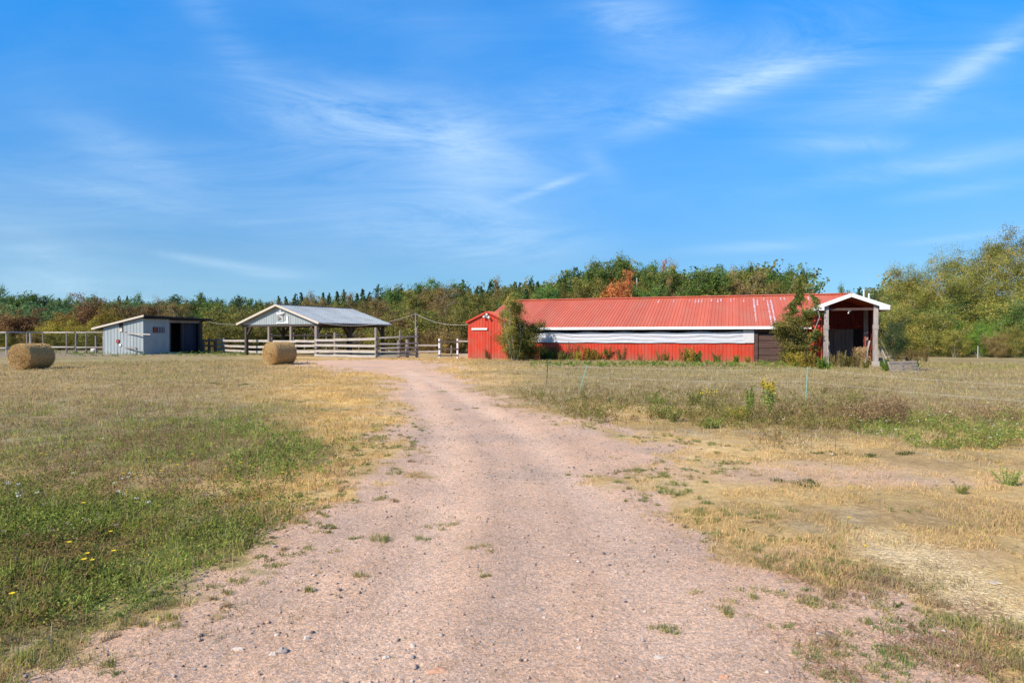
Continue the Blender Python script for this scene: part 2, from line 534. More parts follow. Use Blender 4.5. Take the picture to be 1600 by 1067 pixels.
# value noise (numpy), shared by the ground colours and by the scattering of grass and stones
def vnoise(x, y, seed=0):
    xi, yi = np.floor(x).astype(np.int64), np.floor(y).astype(np.int64)
    xf, yf = x - xi, y - yi
    xf = xf * xf * (3 - 2 * xf)
    yf = yf * yf * (3 - 2 * yf)

    def h(a, b):
        n = (a * 374761393 + b * 668265263 + seed * 1442695041) & 0x7fffffff
        n = ((n ^ (n >> 13)) * 1274126177) & 0x7fffffff
        n = (n ^ (n >> 16)) & 0xffffff
        return n / float(0xffffff)
    return (h(xi, yi) * (1 - xf) + h(xi + 1, yi) * xf) * (1 - yf) + (h(xi, yi + 1) * (1 - xf) + h(xi + 1, yi + 1) * xf) * yf


def fbm(x, y, sc, seed=0, oct=4):
    t, a, s = 0, 0.5, 0
    for i in range(oct):
        t = t + a * vnoise(x * sc + 17.3 * i, y * sc + 9.1 * i, seed + i)
        s += a
        a *= 0.5
        sc *= 2.03
    return t / s


def sstep(a, b, x):
    t = np.clip((x - a) / (b - a), 0, 1)
    return t * t * (3 - 2 * t)


def gp(px, py):
    """ground point (x, y) on the flat part of the yard that the photo shows at px, py"""
    d = EYE * F / (py - HZ)
    return ((px - 800) / F * d, d)


def at(px, depth):
    return ((px - 800) / F * depth, depth)


ROAD = [gp(*p) for p in [(-900, 1500), (-200, 1180), (20, 1085), (130, 1010), (250, 965), (340, 905), (400, 868), (455, 828), (540, 772), (600, 722), (622, 680),
                         (628, 645), (612, 605), (575, 584), (520, 578), (470, 575), (455, 569), (480, 563.5), (560, 562), (640, 563),
                         (690, 566), (700, 574), (720, 596), (790, 622), (870, 652), (950, 674), (1040, 690), (1110, 705), (1120, 735),
                         (1020, 742), (960, 748), (1040, 780), (1110, 818), (1180, 850), (1260, 878), (1340, 915), (1420, 955), (1520, 1005), (1700, 1080),
                         (2400, 1400)]]
ROAD += [(6, -4), (-6, -4)]
ROAD = np.array(ROAD)


def road_sd(x, y):
    """signed distance to the gravel track, positive inside"""
    x = np.asarray(x, float)
    y = np.asarray(y, float)
    ins = np.zeros(x.shape, bool)
    dm = np.full(x.shape, 1e9)
    n = len(ROAD)
    for i in range(n):
        x0, y0 = ROAD[i]
        x1, y1 = ROAD[(i + 1) % n]
        c = ((y0 > y) != (y1 > y)) & (x < (x1 - x0) * (y - y0) / (y1 - y0 + 1e-12) + x0)
        ins ^= c
        dx, dy_ = x1 - x0, y1 - y0
        t = np.clip(((x - x0) * dx + (y - y0) * dy_) / (dx * dx + dy_ * dy_), 0, 1)
        dm = np.minimum(dm, np.hypot(x - x0 - t * dx, y - y0 - t * dy_))
    return np.where(ins, dm, -dm)


def hgt(x, y):
    x = np.asarray(x, float)
    y = np.asarray(y, float)
    r = np.hypot(x, y)
    h = (fbm(x, y, 0.9, 5, 3) - 0.5) * 0.05 * sstep(45, 25, r)
    h = h + (fbm(x, y, 0.02, 8, 2) - 0.5) * 5 * sstep(90, 200, r)
    near = (r < 24) & (y > .5)
    if near.any():
        d_ = np.zeros(x.shape)
        for pl_, wd_, _c, am in RUTS[:2]:
            d_[near] -= .018 * np.exp(-(poly_d(x[near], y[near], pl_) / .24) ** 2)
            d_[near] += .008 * np.exp(-((poly_d(x[near], y[near], pl_) - .45) / .14) ** 2)
        h = h + d_
    hill = sstep(80, 260, y) * 9.0 * (0.75 + 0.25 * sstep(-120, 0, x))
    hill = hill + sstep(420, 1400, r) * 6
    return h + hill


def masks(x, y):
    """gravel, green, lush, weed factors of the ground"""
    x = np.asarray(x, float)
    y = np.asarray(y, float)
    yy = np.maximum(y, 0.4)
    px = 800 + F * x / yy
    py = HZ + EYE * F / yy
    r = np.hypot(x, y)
    sd = road_sd(x, y)
    nz = fbm(x, y, 1.1, 21, 4) - 0.5
    nzf = fbm(x, y, 5.0, 22, 3) - 0.5
    wob = 0.30 + 0.03 * r
    nzm = fbm(x, y, 0.5, 24, 3) - 0.5
    gravel = sstep(-0.55, 0.55, (sd + nz * 3.2 * wob + nzf * 2.4 * wob + nzm * 1.6 * wob) / wob)
    # half bare patches right of the track

    def blob(cx, cy, rx, ry):
        return np.exp(-((px - cx) / rx) ** 2 - ((py - cy) / ry) ** 2)
    bare = .85 * blob(1250, 740, 230, 26) + 0.55 * blob(1500, 752, 160, 14) + 0.55 * blob(1500, 870, 130, 30) + 0.6 * blob(560, 745, 60, 20)
    bare = sstep(0.30, 0.95, bare * (0.35 + 0.7 * fbm(x, y, 1.6, 31, 4) + 0.7 * fbm(x, y, 6.0, 33, 3)))
    gravel = np.maximum(gravel, bare * 0.75)
    left = sstep(560, 380, px) * (y > 0.5)
    green = left * sstep(600, 700, py) * 0.55
    green = green + 0.75 * blob(380, 700, 130, 45) + 1.0 * blob(90, 850, 230, 70) + 0.6 * blob(0, 960, 190, 80) + 0.5 * blob(60, 655, 160, 25)
    green = green + 0.55 * blob(1480, 665, 220, 26) + 0.30 * blob(1180, 650, 130, 22) + 0.5 * blob(150, 560, 160, 9) + 0.6 * blob(350, 553, 50, 5)
    green = green + 0.45 * blob(1230, 575, 90, 6) + 0.55 * blob(1530, 573, 90, 4) + 0.25 * blob(250, 590, 90, 12)
    green = green * (0.30 + 1.25 * sstep(.40, .60, fbm(x, y, 1.5, 41, 4))) * (.55 + .9 * fbm(x, y, 4.0, 42, 2))
    gold = blob(520, 640, 120, 60) + blob(430, 800, 160, 60) + 0.5 * blob(700, 585, 140, 14)
    green = np.clip(green * (1 - 0.75 * np.clip(blob(560, 690, 90, 60) + blob(470, 790, 110, 45), 0, 1)), 0, 1)
    lush = np.clip((blob(130, 835, 170, 36) + 0.6 * blob(420, 700, 70, 26) + 0.7 * blob(20, 900, 120, 50)) * (0.15 + 1.4 * sstep(.36, .62, fbm(x, y, 2.2, 43, 3))), 0, 1)
    weed = np.clip((blob(1330, 650, 160, 24) + 0.6 * blob(220, 660, 260, 32) + 0.6 * blob(1000, 625, 260, 16)) * (0.2 + 1.5 * fbm(x, y, 1.5, 44, 3)), 0, 1)
    return gravel, green, lush, weed, np.clip(gold, 0, 1), sd, r, px, py


C = lambda *a: np.array(a, float)


def poly_d(x, y, P_):
    dm = np.full(np.shape(x), 1e9)
    for (x0, y0), (x1, y1) in zip(P_[:-1], P_[1:]):
        dx, dy_ = x1 - x0, y1 - y0
        t = np.clip(((x - x0) * dx + (y - y0) * dy_) / (dx * dx + dy_ * dy_), 0, 1)
        dm = np.minimum(dm, np.hypot(x - x0 - t * dx, y - y0 - t * dy_))
    return dm


STRAW = [gp(1380, 848), gp(1450, 885), gp(1490, 915), gp(1640, 985)]
PALE, GREYG = C(.78, .52, .36), C(.46, .335, .26)
RUTS = [([gp(*p) for p in ((640, 580), (655, 620), (690, 680), (700, 760), (660, 880), (560, 1067), (520, 1200))], .26, PALE, .62),
        ([gp(*p) for p in ((640, 580), (720, 620), (830, 690), (930, 790), (1010, 920), (1080, 1067), (1120, 1200))], .30, PALE, .62),
        ([gp(*p) for p in ((720, 640), (775, 720), (810, 800), (815, 900), (740, 1067))], .34, GREYG, .36),
        ([gp(*p) for p in ((650, 660), (620, 740), (520, 850), (330, 1000))], .30, GREYG, .32),
        ([gp(*p) for p in ((860, 740), (980, 830), (1100, 950), (1200, 1067))], .22, GREYG, .25)]


def ground_colour(x, y):
    gravel, green, lush, weed, gold, sd, r, px, py = masks(x, y)
    n = fbm(x, y, 0.35, 51, 4)[:, None]
    n2 = fbm(x, y, 2.5, 52, 3)[:, None]
    dry = C(.60, .40, .175) * (0.7 + 0.6 * n) + (n2 - 0.5) * C(.14, .10, .05)
    field = C(.335, .255, .118) * (0.75 + 0.5 * n2)
    farf = (sstep(12, 20, r) * sstep(740, 900, px))[:, None]
    dry = dry * (1 - farf) + field * farf
    leftf = (sstep(560, 330, px) * sstep(7, 12, r))[:, None]
    dry = dry * (1 - leftf * 0.75) + C(.31, .232, .108) * (0.7 + 0.6 * n2) * leftf * 0.75
    dry = dry + gold[:, None] * C(.17, .085, .0)
    pt1 = sstep(.50, .68, fbm(x, y * 1.6, .28, 53, 4))[:, None]
    pt2 = sstep(.52, .70, fbm(x, y * 1.5, .7, 54, 4))[:, None]
    pt3 = sstep(.55, .70, fbm(x, y, 1.9, 55, 3))[:, None]
    nearR = (sstep(640, 760, px) * sstep(690, 720, py))[:, None]
    pt1 = pt1 * (1 - .8 * nearR)
    dry = dry * (1 - .35 * pt1) + C(.22, .19, .085) * .35 * pt1
    dry = dry * (1 - .32 * pt2) + C(.23, .145, .085) * .32 * pt2
    dry = dry * (1 - .35 * pt3) + C(.52, .42, .27) * .35 * pt3
    g = C(.17, .18, .065) * (0.7 + 0.6 * n2)
    gq = green[:, None] * .55
    col = dry * (1 - gq) + g * gq
    col = col * (1 - 0.5 * lush[:, None]) + C(.09, .12, .04) * 0.5 * lush[:, None]
    col = col * (1 - 0.45 * weed[:, None]) + C(.13, .085, .055) * 0.45 * weed[:, None]
    n4 = fbm(x * 0.6 + y * 0.1, y, 1.3, 61, 4)[:, None]
    gr = C(.705, .435, .280) * (0.86 + 0.28 * n4) + (fbm(x, y, 7.0, 62, 2)[:, None] - 0.5) * C(.06, .06, .06)
    greyp = sstep(0.52, 0.75, fbm(x, y, 0.8, 63, 4))[:, None]
    gr = gr * (1 - 0.5 * greyp) + C(.47, .35, .265) * 0.5 * greyp
    brp = sstep(0.50, 0.70, fbm(x * .7, y, 1.6, 67, 4))[:, None]
    gr = gr * (1 - 0.35 * brp) + C(.50, .325, .22) * 0.35 * brp
    for pl_, wd_, cl_, am in RUTS:
        q = np.exp(-(poly_d(x, y, pl_) / wd_) ** 2) * (0.35 + 1.1 * fbm(x, y, 1.9, 66, 3)) if am < .6 else np.exp(-(poly_d(x, y, pl_) / wd_) ** 2) * (0.75 + .4 * fbm(x, y, 1.2, 66, 2))
        q = np.clip(q, 0, 1)[:, None] * am
        gr = gr * (1 - q) + cl_ * q
    # wheel tracks are packed and paler, the crown between them greyer
    col = col * (1 - gravel[:, None]) + gr * gravel[:, None]
    stq = np.exp(-(poly_d(x, y, STRAW) / .26) ** 2)[:, None] * (.35 + .8 * fbm(x, y, 4.0, 69, 3))[:, None]
    stq = np.clip(stq, 0, .85)
    col = col * (1 - stq) + C(.66, .53, .34) * stq
    wood = sstep(62, 95, r)[:, None] * 0.75
    col = col * (1 - wood) + C(.10, .10, .045) * wood
    tan = (sstep(60, 64, r) * sstep(90, 84, r) * sstep(330, 230, px))[:, None]
    col = col * (1 - tan) + C(.30, .23, .15) * tan
    return np.clip(col, 0.01, 0.9), gravel


# ------------------------------------------------------------------ ground sheet
NA = 1100
rr = np.concatenate([[0.25], np.geomspace(0.5, 60, 300), np.geomspace(62, 3000, 60)])
ang = np.linspace(0, 2 * math.pi, NA, endpoint=False)
RRg, AA = np.meshgrid(rr, ang, indexing='ij')
gx, gy = (RRg * np.sin(AA)).ravel(), (RRg * np.cos(AA)).ravel()
gz = hgt(gx, gy)
gcol, ggrav = ground_colour(gx, gy)
idx = np.arange(len(rr) * NA).reshape(len(rr), NA)
a0 = idx[:-1, :]
b0 = idx[1:, :]
fc = np.stack([a0, b0, np.roll(b0, -1, 1), np.roll(a0, -1, 1)], -1).reshape(-1, 4)[:, ::-1]
gm = bpy.data.materials.new('soil gravel and turf')
gm.use_nodes = True
nt = gm.node_tree
b = nt.nodes['Principled BSDF']
b.inputs['Roughness'].default_value = 0.95
b.inputs['Specular IOR Level'].default_value = 0.1
at_c = nn(nt, 'ShaderNodeAttribute', attribute_name='tint')
at_g = nn(nt, 'ShaderNodeAttribute', attribute_name='gravel')
tco = nn(nt, 'ShaderNodeTexCoord')


def gnoise(scale, detail=4, rough=0.6, strx=1.0):
    n = nn(nt, 'ShaderNodeTexNoise')
    n.inputs['Scale'].default_value = scale
    n.inputs['Detail'].default_value = detail
    n.inputs['Roughness'].default_value = rough
    nt.links.new(tco.outputs['Object'], n.inputs[0])
    return n.outputs[0]


def gvor(scale):
    n = nn(nt, 'ShaderNodeTexVoronoi')
    n.inputs['Scale'].default_value = scale
    nt.links.new(tco.outputs['Object'], n.inputs[0])
    return n


f1 = gnoise(1.6, 8, 0.72)
f2 = gnoise(38, 5, 0.75)
f5_ = gnoise(14, 6, 0.8)
v1 = gvor(75)
v2 = gvor(150)
f5 = gnoise(9, 5, 0.75)
fac = mth(nt, 'MULTIPLY', mth(nt, 'MULTIPLY', mth(nt, 'MULTIPLY_ADD', f1, 1.1, 0.45), mth(nt, 'MULTIPLY_ADD', f2, 1.5, 0.25)), mth(nt, 'MULTIPLY_ADD', f5, 1.6, 0.2))
cmb = nn(nt, 'ShaderNodeCombineXYZ')
for i in range(3):
    nt.links.new(fac, cmb.inputs[i])
c1 = mixc(nt, 1.0, at_c.outputs['Color'], cmb.outputs[0], 'MULTIPLY')
# stones: each cell of the voronoi a stone shade
hsv = nn(nt, 'ShaderNodeSeparateColor')
nt.links.new(v1.outputs['Color'], hsv.inputs[0])
hsv2 = nn(nt, 'ShaderNodeSeparateColor')
nt.links.new(v2.outputs['Color'], hsv2.inputs[0])
sf = mth(nt, 'MULTIPLY_ADD', hsv.outputs[0], 0.42, 0.79)
sf2 = mth(nt, 'MULTIPLY_ADD', hsv2.outputs[0], 0.46, 0.77)
sf = mth(nt, 'MULTIPLY', sf, sf2)
f6 = gnoise(260, 3, 0.8)
sf = mth(nt, 'MULTIPLY', sf, mth(nt, 'MULTIPLY', mth(nt, 'MULTIPLY_ADD', f1, 0.5, 0.76), mth(nt, 'MULTIPLY_ADD', f6, 1.0, 0.5)))
sf = mth(nt, 'MULTIPLY', sf, mth(nt, 'MULTIPLY_ADD', f5_, 0.8, 0.6))
cmb2 = nn(nt, 'ShaderNodeCombineXYZ')
for i in range(3):
    nt.links.new(sf, cmb2.inputs[i])
c2 = mixc(nt, 1.0, at_c.outputs['Color'], cmb2.outputs[0], 'MULTIPLY')
stone = mth(nt, 'GREATER_THAN', hsv.outputs[1], 0.86)
c2 = mixc(nt, mth(nt, 'MULTIPLY', stone, 0.5), c2, (0.30, 0.27, 0.26))
stone2 = mth(nt, 'GREATER_THAN', hsv2.outputs[2], 0.93)
c2 = mixc(nt, mth(nt, 'MULTIPLY', stone2, 0.55), c2, (0.62, 0.54, 0.49))
cfin = mixc(nt, at_g.outputs['Fac'], c1, c2)
nt.links.new(cfin, b.inputs['Base Color'])
bp = nn(nt, 'ShaderNodeBump')
bp.inputs['Strength'].default_value = 0.6
bp.inputs['Distance'].default_value = 0.016
f3_ = gnoise(120, 4, 0.8)
hh = mth(nt, 'ADD', mth(nt, 'ADD', mth(nt, 'MULTIPLY', f3_, 0.6), mth(nt, 'MULTIPLY', f2, 1.5)), mth(nt, 'MULTIPLY', f5_, 3.0))
nt.links.new(hh, bp.inputs['Height'])
nt.links.new(bp.outputs[0], b.inputs['Normal'])
ground = npmesh('ground', np.stack([gx, gy, gz], -1), fc, 4, gm, attrs={'tint': gcol, 'gravel': ggrav}, smooth=True)
tag(ground, kind='structure')


def hz(x, y):
    return float(hgt(np.array([x]), np.array([y]))[0])


# ------------------------------------------------------------------ red barn
BO = (-2.6, 46.8)
BA = math.atan2(-0.333, 0.943)
barn = empty('red_barn', (BO[0], BO[1], 0), BA, 'long low red metal barn with ribbed red roof and white plastic curtain side', 'barn')
BL, BW, ZE, ZR = 25.9, 14.4, 2.26, 4.70
SL = (ZR - 2.36) / (BW / 2)
rl = math.hypot(BW / 2 + 0.35, ZR - 2.36 + 0.35 * SL)
mb = MB()
ribbed(mb, (0, 0, 0), (1, 0, 0), (0, 0, 1), (0, -1, 0), 2.7, 19.28, 1.19)
ribbed(mb, (0, 0, 0), (1, 0, 0), (0, 0, 1), (0, -1, 0), 22.45, 22.92, 2.2)
ribbed(mb, (0, BW, 0), (1, 0, 0), (0, 0, 1), (0, 1, 0), 0, BL, 2.2)
ribbed(mb, (0, 0, 0), (0, 1, 0), (0, 0, 1), (-1, 0, 0), 0, BW, lambda s: 2.22 + SL * min(s, BW - s))
ribbed(mb, (BL, 0, 0), (0, 1, 0), (0, 0, 1), (1, 0, 0), 0, BW, lambda s: 2.22 + SL * min(s, BW - s))
mb.build('wall', 'red_wall', barn)
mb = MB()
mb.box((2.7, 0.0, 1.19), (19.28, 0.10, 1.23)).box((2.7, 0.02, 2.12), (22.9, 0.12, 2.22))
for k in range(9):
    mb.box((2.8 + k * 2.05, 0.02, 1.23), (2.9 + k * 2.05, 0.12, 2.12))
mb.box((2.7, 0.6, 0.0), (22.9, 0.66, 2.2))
mb.build('shade_lining', 'dark', barn)  # dark sheets put in for the shade above and behind the curtain
# roof
mb = MB()
vz = Vector((0, BW / 2, ZR - 2.36)).normalized()
ribbed(mb, (0, -0.35, 2.36 - 0.35 * SL), (1, 0, 0), vz, (0, -vz.z, vz.y), -0.15, BL + 0.15, rl, 0, 0.229, 0.06, 0.03)
vb = Vector((0, -BW / 2, ZR - 2.36)).normalized()
ribbed(mb, (0, BW + 0.35, 2.36 - 0.35 * SL), (1, 0, 0), vb, (0, -vb.z * -1, vz.y), -0.15, BL + 0.15, rl, 0, 0.229, 0.06, 0.03)
roof = mb.build('roof', 'red_roof', barn)
mb = MB()
mb.box((-0.18, -0.20, 0), (BL + 0.18, 0.0, 0.02))
for v in range(len(mb.v)):
    pass
cap = MB()
cap.bar((-0.18, BW / 2 - 0.10, ZR + 0.045), (BL + 0.18, BW / 2 - 0.10, ZR + 0.045), 0.22, 0.02, up=(0, -0.31, 0.95))
cap.bar((-0.18, BW / 2 + 0.10, ZR + 0.045), (BL + 0.18, BW / 2 + 0.10, ZR + 0.045), 0.22, 0.02, up=(0, 0.31, 0.95))
cap.build('ridge_cap', 'red_roof', roof)
# peeled pale strips and patches near the ridge
rngp = random.Random(4)
pt = MB()


def roofpt(lx, s, off=0.006):
    return (lx, -0.35 + vz.y * s - vz.z * off * -1 * -1, 2.36 - 0.35 * SL + vz.z * s + vz.y * off)


def patch(x0, x1, s0, s1):
    pt = MB()
    n = max(2, int((s1 - s0) / 0.35))
    for i in range(n):
        a, b_ = s0 + (s1 - s0) * i / n, s0 + (s1 - s0) * (i + 1) / n
        j0, j1 = rngp.uniform(0, 0.05), rngp.uniform(0, 0.05)
        pt.add([roofpt(x0 + j0, a), roofpt(x1 - j1, a), roofpt(x1 - j1, b_), roofpt(x0 + j0, b_)], [(0, 1, 2, 3)])
    pt.build('peeled_patch', 'bare_sheet', roof)


pitch = 0.229
for (ix, n_, s0, s1) in [(89, 1, 0.1, 6.6), (90, 1, 0.1, 6.7), (85, 1, 1.2, 7.2), (86, 1, 5.2, 7.1), (74, 2, 6.3, 7.2), (72, 1, 6.6, 7.2), (78, 1, 6.4, 7.2),
                         (79, 1, 6.8, 7.3), (82, 1, 6.3, 7.0), (67, 3, 6.2, 7.3), (65, 1, 6.8, 7.2), (60, 1, 6.6, 7.3), (55, 1, 6.3, 7.3), (93, 2, 6.5, 7.3),
                         (97, 2, 6.3, 7.2), (101, 3, 6.5, 7.4), (88, 1, 6.7, 7.3)]:
    for q in range(n_):
        x0 = -0.15 + (ix + q) * pitch + 0.05
        patch(x0, x0 + pitch - 0.10, s0 + rngp.uniform(0, 0.2), s1)

mb = MB()
mb.box((2.2, -0.39, 2.13), (22.6, -0.35, 2.31))
mb.build('fascia', 'white_trim', barn)
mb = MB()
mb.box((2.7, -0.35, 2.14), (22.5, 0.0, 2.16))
mb.build('soffit', 'dark', barn)  # coloured near black for the shade under the overhang
# curtain with horizontal folds
nx, nzv = 260, 26
uu, ww = np.meshgrid(np.linspace(0, 1, nx), np.linspace(0, 1, nzv))
cxv = 2.72 + uu * (18.75 - 2.72)
czv = 1.22 + ww * 0.74
fb = fbm((uu * 16).ravel(), (ww * 1.3).ravel(), .35, 17, 3).reshape(uu.shape)
fold = 0.020 * np.sin(ww * 15 + 6 * fb) + 0.012 * np.sin(ww * 37 + 14 * fb)
fold = fold + 0.05 * np.exp(-((ww - 0.06) / 0.05) ** 2) + 0.02 * (fbm(uu.ravel() * 60, ww.ravel() * 6, 1, 3).reshape(uu.shape) - 0.5)
czv = czv + 0.03 * np.sin(uu * 40) * ww - 0.05 * ww * sstep(0.4, 1, fbm(uu.ravel() * 14, uu.ravel() * 0 + 2, 1, 9).reshape(uu.shape))
cv = np.stack([cxv, -0.07 - fold, czv], -1).reshape(-1, 3)
ii = np.arange(nx * nzv).reshape(nzv, nx)
cf = np.stack([ii[:-1, :-1], ii[:-1, 1:], ii[1:, 1:], ii[1:, :-1]], -1).reshape(-1, 4)
npmesh('curtain', cv, cf, 4, 'curtain', barn, smooth=True)
MB().box((18.62, -0.10, 1.25), (19.28, -0.05, 2.08)).build('side_panel', 'pale_board', barn)
# brown garage door
door = MB()
for k in range(4):
    door.box((19.55, 0.05 + 0.01 * (k % 2), 0.02 + k * 0.46), (22.45, 0.09 + 0.01 * (k % 2), 0.455 + k * 0.46))
door.build('garage_door', 'brown_door', barn)
MB().box((19.30, -0.04, 0.0), (19.52, 0.10, 2.14)).build('door_post', 'brown_door', barn, bevel=0.01)
mb = MB()
ribbed(mb, (0, -0.02, 1.90), (1, 0, 0), (0, 0, 1), (0, -1, 0), 19.53, 22.46, 0.24)
mb.build('door_header', 'brown_door', barn)

# entry wing with its own gable
hx0, hx1, hc, hy = -0.40, 2.70, 1.15, -0.80
HZE, HZP = 2.76, 3.47
hs = (HZP - HZE) / (hc - hx0)
mb = MB()
gtop = lambda s: HZP - hs * abs(s - hc)
ribbed(mb, (0, hy, 0), (1, 0, 0), (0, 0, 1), (0, -1, 0), hx0, hx1, gtop)
ribbed(mb, (hx0, hy, 0), (0, 1, 0), (0, 0, 1), (-1, 0, 0), 0, 3.2, HZE)
ribbed(mb, (hx1, hy, 0), (0, 1, 0), (0, 0, 1), (1, 0, 0), 0, 3.2, HZE)
wing = mb.build('entry_wall', 'red_wall', barn)
mb = MB()
for sgn in (-1, 1):
    e = Vector((hc + sgn * (hc - hx0 + 0.12), hy - 0.12, HZE - 0.12 * hs + 0.02))
    pk = Vector((hc, hy - 0.12, HZP + 0.02))
    d = (pk - e)
    L_ = d.length
    d.normalize()
    nrm = Vector((sgn * -d.z * (1 if d.x < 0 else -1) * -1, 0, abs(d.x)))
    nrm = Vector((sgn * abs(d.z), 0, abs(d.x)))
    O_ = Vector((e.x, e.y, e.z))
    ribbed(mb, O_, (0, 1, 0), d, nrm, 0, 4.6, L_)
wroof = mb.build('entry_roof', 'red_roof', barn)
mb = MB()
for sgn in (-1, 1):
    mb.bar((hc + sgn * (hc - hx0 + 0.14), hy - 0.14, HZE - 0.14 * hs - 0.02), (hc, hy - 0.14, HZP - 0.02), 0.03, 0.12)
mb.build('rake_trim', 'red_wall', wroof)
mb = MB()
ribbed(mb, (0, hy - 0.06, 0), (1, 0, 0), (0, 0, 1), (0, -1, 0), -0.12, 1.42, 2.12, 0.05)
dd = mb.build('sliding_door', 'red_wall', barn)
MB().box((-0.05, hy - 0.16, 2.14), (1.18, hy - 0.04, 2.27)).build('door_track', 'white_trim', dd, bevel=0.01)
fl = MB().box((hc - 0.10, hy - 0.10, 3.02), (hc + 0.10, hy - 0.03, 3.22)).build('wall_lamp', 'steel', barn, bevel=0.01)
mb = MB()
mb.tube([(hc - 0.14, hy - 0.12, 3.16), (hc - 0.20, hy - 0.26, 3.06)], [0.05, 0.10], 10)
mb.tube([(hc + 0.14, hy - 0.12, 3.12), (hc + 0.22, hy - 0.26, 2.98)], [0.05, 0.10], 10)
mb.tube([(hc, hy - 0.12, 3.26), (hc, hy - 0.2, 3.22)], [0.10, 0.08], 10)
mb.build('lamp_head', 'white_trim', fl, smooth=True)

# open fronted porch at the right end
pc, ph, py0 = 24.14, 1.22, -4.3
PZE, PZP = 3.33, 4.02
ps = (PZP - PZE) / 1.80
mb = MB()
for sgn in (-1, 1):
    e = Vector((pc + sgn * 1.80, py0 - 0.25, PZE))
    pk = Vector((pc, py0 - 0.25, PZP))
    d = (pk - e)
    L_ = d.length
    d.normalize()
    ribbed(mb, e, (0, 1, 0), d, (sgn * abs(d.z), 0, abs(d.x)), 0.02, 9.4, L_)
proof = mb.build('porch_roof', 'red_roof', barn)
mb = MB()
for sgn in (-1, 1):
    mb.bar((pc + sgn * 1.84, py0 - 0.29, PZE - 0.10), (pc, py0 - 0.29, PZP - 0.08), 0.05, 0.20)
    mb.box((pc + sgn * 1.84 - 0.02, py0 - 0.28, PZE - 0.24), (pc + sgn * 1.84 + 0.02, py0 + 4.6, PZE - 0.03))
mb.box((pc - 1.84, py0 - 0.31, PZE - 0.22), (pc - 1.35, py0 - 0.28, PZE + 0.02)).box((pc + 1.35, py0 - 0.31, PZE - 0.22), (pc + 1.84, py0 - 0.28, PZE + 0.02))
mb.build('bargeboard', 'white_trim', proof)
mb = MB()
ribbed(mb, (pc - ph - 0.16, py0 + 0.22, 0), (0, 1, 0), (0, 0, 1), (-1, 0, 0), 0, 4.0, 3.20)
mb.build('porch_wall', 'red_wall', barn)
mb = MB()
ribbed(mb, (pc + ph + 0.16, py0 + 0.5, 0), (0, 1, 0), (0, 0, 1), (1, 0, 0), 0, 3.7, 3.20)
mb.build('porch_wall', 'shade_red', barn)
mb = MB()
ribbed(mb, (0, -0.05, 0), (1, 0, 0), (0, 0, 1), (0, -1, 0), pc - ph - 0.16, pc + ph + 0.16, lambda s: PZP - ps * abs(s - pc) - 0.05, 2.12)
mb.build('porch_back_wall', 'shade_red', barn)
mb = MB()
for k in range(8):
    mb.box((pc - 0.92 + k * 0.22, -0.03 + 0.012 * (k % 3), 0.05), (pc - 0.71 + k * 0.22, 0.03, 2.10))
mb.build('plank_door', 'grey_wood', barn)
mb = MB()
MB().box((pc - ph - 0.1, -0.02, 0), (pc - 0.93, 0.05, 2.12)).build('back_lining', 'dark', barn)  # dark sheets beside the door carry the porch shade in their colour
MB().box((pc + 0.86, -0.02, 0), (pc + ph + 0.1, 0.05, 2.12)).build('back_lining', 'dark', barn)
rp_ = random.Random(7)
for sgn in (-1, 1):
    mb = MB()
    x = pc + sgn * ph
    z = 0.30 if sgn > 0 else 0.02
    # stacked, slightly shifted timbers
    for (za, zb_, w, dx_) in [(z, 0.95, .135, 0.0), (0.95, 2.05, .120, -.012), (2.05, 2.30, .140, .0), (2.30, PZE + 0.08, .115, .01)]:
        mb.box((x - w + dx_, py0 - w * .8, za), (x + w + dx_, py0 + w * .8, zb_))
    mb.build('porch_post', 'post_wood', barn, bevel=0.012)
MB().box((pc + ph - 0.19, py0 - 0.17, -0.25), (pc + ph + 0.19, py0 + 0.17, 0.30)).build('footing', 'concrete', barn, bevel=0.02)
mb = MB()
mb.box((pc + ph - 0.20, -2.2, 0), (pc + ph + 0.02, -2.0, 3.2))
mb.build('inner_post', 'grey_wood', barn)
mb = MB()
mb.bar((pc - ph, py0 + 0.05, 3.17), (pc + ph, py0 + 0.05, 3.17), 0.10, 0.13)
for sgn in (-1, 1):
    mb.bar((pc + sgn * 1.5, py0 + 0.05, PZE + 0.02), (pc, py0 + 0.05, PZP - 0.12), 0.06, 0.12)
mb.box((pc - 1.55, py0 + 0.1, 3.22), (pc - 1.45, 0, 3.32)).box((pc + 1.45, py0 + 0.1, 3.22), (pc + 1.55, 0, 3.32))
mb.build('truss', 'brown_door', barn)
pl = MB().tube([(pc - 0.05, py0 - 0.05, 3.10), (pc - 0.05, py0 - 0.05, 3.02)], [0.10, 0.04], 10).build('porch_lamp', 'steel', barn)
mb = MB()
mb.tube([(pc - 0.10, py0 - 0.02, 3.02), (pc - 0.12, py0 - 0.04, 2.92)], [0.02, 0.04], 10)
mb.build('bulb', 'pale_board', pl)


def bw(lx, ly, z=0.0):
    c_, s_ = math.cos(BA), math.sin(BA)
    return (BO[0] + lx * c_ - ly * s_, BO[1] + lx * s_ + ly * c_, z)


# boards and junk leaning in and beside the porch: each a thing
def leaning_board(name, p0, p1, w, t, mat, label, cat='board'):
    o = MB().bar((0, 0, 0), tuple(Vector(p1) - Vector(p0)), w, t, up=(0.3, 1, 0)).build(name, mat, loc=p0)
    return tag(o, label, cat)


